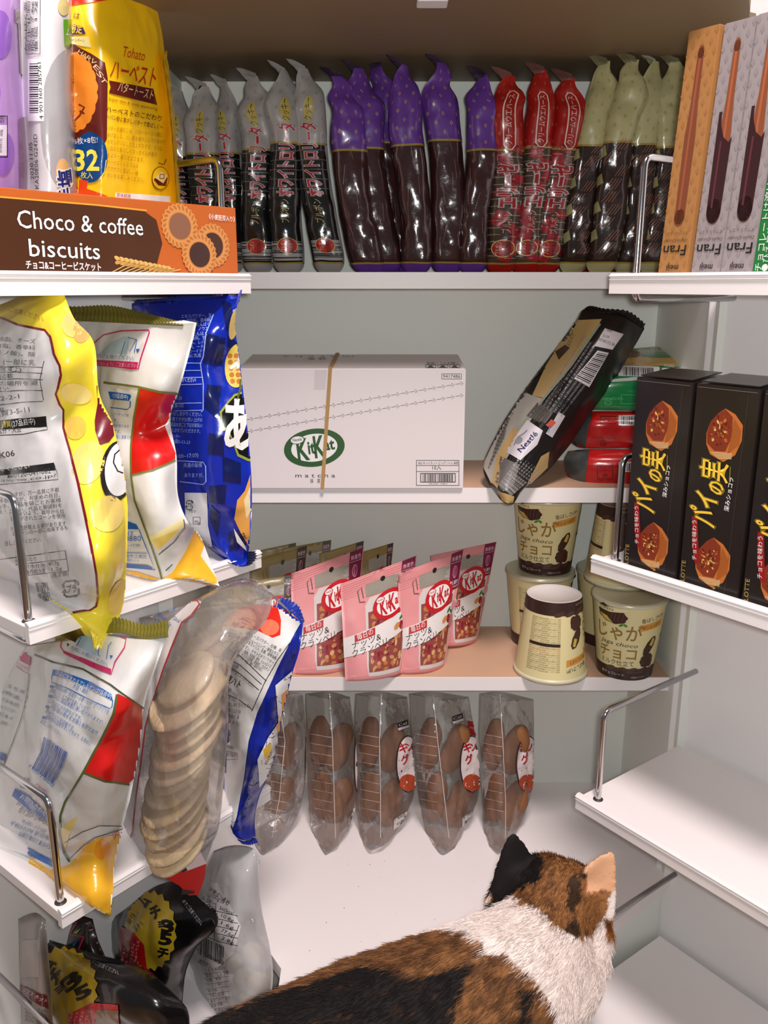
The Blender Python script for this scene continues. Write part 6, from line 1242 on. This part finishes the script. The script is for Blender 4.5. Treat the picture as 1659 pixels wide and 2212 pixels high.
def coat(p):
    p = Vector(p); d = p.dot(Vector((0, math.cos(TILT), -math.sin(TILT)))); up = p.dot(Vector((0, math.sin(TILT), math.cos(TILT))))
    nz = noise.noise_vector(p * 55) * 13 + noise.noise_vector(p * 160) * 5
    x, y = CX + FPX * p.x / d + nz.x, CY - FPX * up / d + nz.y
    f = noise.noise(p * (240 if p.y > .76 else 130) + Vector((9, 0, 0)))
    below = p.z < -.76 and p.y > .62
    if y < 2060 and x > 1040:
        if inpoly(x, y, HBLK): return CBK if (x - 1070) > -12 + abs(y - 1860) * .0 or y < 1930 else CLO
        if x > 1268 and y < 1925: return CPK
        if inpoly(x, y, HEADP):
            if ((x - 1240) / 15) ** 2 + ((y - 1925) / 42) ** 2 < 1 or ((x - 1238) / 12) ** 2 + ((y - 2000) / 22) ** 2 < 1 or ((x - 1262) / 9) ** 2 + ((y - 1893) / 9) ** 2 < 1: return (60, 42, 28)
            if x < 1200 and f > .12: return (98, 66, 42)
            return CO if f > -.25 else (118, 78, 46)
        if x > 1311 and 1985 < y < 2030: return (150, 96, 50)
        return CW
    if below: return CW
    if inpoly(x, y, BODYP):
        for b in BB:
            if inpoly(x, y, b): return CBK if f > -.42 else (58, 38, 24)
        if 640 < x < 720 and y > 2140: return (176, 122, 66)
        return ((138, 94, 56), (108, 72, 44), (88, 58, 36))[0 if f > .1 else (1 if f > -.22 else 2)]
    return CW
cols = np.array([coat(v) for v in BV]); rgb = np.array([[lin(c) for c in q] for q in cols])
ca = body.color_attributes.new('coat', 'FLOAT_COLOR', 'POINT'); ca.data.foreach_set('color', np.concatenate([rgb, np.ones((nv, 1))], 1).ravel())
body.polygons.foreach_set('use_smooth', [True] * len(body.polygons))
fm = bpy.data.materials.new('cat_coat'); fm.use_nodes = True
at = fm.node_tree.nodes.new('ShaderNodeAttribute'); at.attribute_name = 'coat'; pb = fm.node_tree.nodes['Principled BSDF']
fm.node_tree.links.new(at.outputs['Color'], pb.inputs['Base Color']); pb.inputs['Roughness'].default_value = .75; pb.inputs['Specular IOR Level'].default_value = .25
body.materials.clear(); body.materials.append(fm); body.name = 'cat'
base = np.array((SH.x, SH.y, ZG)); body.vertices.foreach_set('co', (BV - base).ravel())
cat = bpy.data.objects.new('cat', body); COL.objects.link(cat); cat.location = base
tag(cat, 'calico cat with white neck peering into the pantry, seen from behind', 'cat')
# fur
body.calc_loop_triangles(); TR = np.zeros(len(body.loop_triangles) * 3, int); body.loop_triangles.foreach_get('vertices', TR); TR = TR.reshape(-1, 3)
rng = np.random.default_rng(5)
A, B, C_ = BV[TR[:, 0]], BV[TR[:, 1]], BV[TR[:, 2]]; area = np.linalg.norm(np.cross(B - A, C_ - A), axis=1)
vis = (A[:, 2] > -.86) & (A[:, 1] > .47)
area = area * vis
NH = 130000
ti = rng.choice(len(TR), NH, p=area / area.sum()); u1, u2 = rng.random(NH), rng.random(NH); sw = u1 + u2 > 1; u1[sw], u2[sw] = 1 - u1[sw], 1 - u2[sw]
ww = np.stack([1 - u1 - u2, u1, u2], 1)[:, :, None]
Pn = (BV[TR[ti]] * ww).sum(1); Nn = (BN[TR[ti]] * ww).sum(1); Nn /= np.linalg.norm(Nn, axis=1, keepdims=True)
kc = TR[ti, rng.integers(0, 3, NH)]; hc = rgb[kc] * rng.uniform(.75, 1.25, (NH, 1))
back = np.array((TB - SH).normalized()); dh = np.linalg.norm(Pn - np.array(HD), axis=1)
wh = np.clip((.085 - dh) / .03, 0, 1)[:, None]
flow = back * (1 - wh) + np.array(-FW) * wh + np.array((0, 0, -.35))
flow = flow - Nn * (flow * Nn).sum(1, keepdims=True); flow /= np.maximum(np.linalg.norm(flow, axis=1, keepdims=True), 1e-6)
ears = np.array([np.array(c) for c, _ in earL + earR]); 
de = np.full(NH, 1.0)
for e in ears[::3]: de = np.minimum(de, np.linalg.norm(Pn - e, axis=1))
ie = de < .008
ln = np.where(wh[:, 0] > .5, .0095, .0125) * rng.uniform(.6, 1.2, NH); ln[ie] = .003
dirn = flow * .95 + Nn * (.24 + .2 * wh) + rng.normal(0, .11, (NH, 3)); dirn /= np.linalg.norm(dirn, axis=1, keepdims=True)
t = np.array((0, .35, .7, 1.0))[None, :, None]
pts = Pn[:, None] - Nn[:, None] * .0006 + dirn[:, None] * t * ln[:, None, None] - Nn[:, None] * (t ** 2) * ln[:, None, None] * .12
hcu = bpy.data.hair_curves.new('fur'); hcu.add_curves([4] * NH)
hcu.position_data.foreach_set('vector', (pts - base).ravel().astype(np.float32))
ra = hcu.attributes.get('radius') or hcu.attributes.new('radius', 'FLOAT', 'POINT'); ra.data.foreach_set('value', np.tile(np.array((.00022, .0002, .00014, .00003), np.float32), NH))
cc = hcu.attributes.new('coat', 'FLOAT_COLOR', 'CURVE'); cc.data.foreach_set('color', np.concatenate([hc, np.ones((NH, 1))], 1).ravel().astype(np.float32))
hcu.materials.append(fm)
fo = bpy.data.objects.new('fur', hcu); COL.objects.link(fo); fo.parent = cat; fo['kind'] = 'stuff'

# crumbs on the pantry floor
R_ = random.Random(21); V, F = [], []
for i in range(46):
    c = Vector((R_.uniform(-.1, .3), R_.uniform(.84, 1.03), ZF + .0004)); q = R_.uniform(.0003, .0008)
    n0 = len(V); V += [c + Vector((q, 0, 0)), c + Vector((-q, q * .6, 0)), c + Vector((-q * .4, -q, 0)), c + Vector((0, 0, q))]; F += [(n0, n0 + 1, n0 + 3), (n0 + 1, n0 + 2, n0 + 3), (n0 + 2, n0, n0 + 3), (n0, n0 + 2, n0 + 1)]
tag(obj('crumbs', V, F, M((110, 80, 60), .8), None, base=(.1, .94, ZF)), 'tiny brown crumbs scattered on the white pantry floor', 'crumbs', kind='stuff')
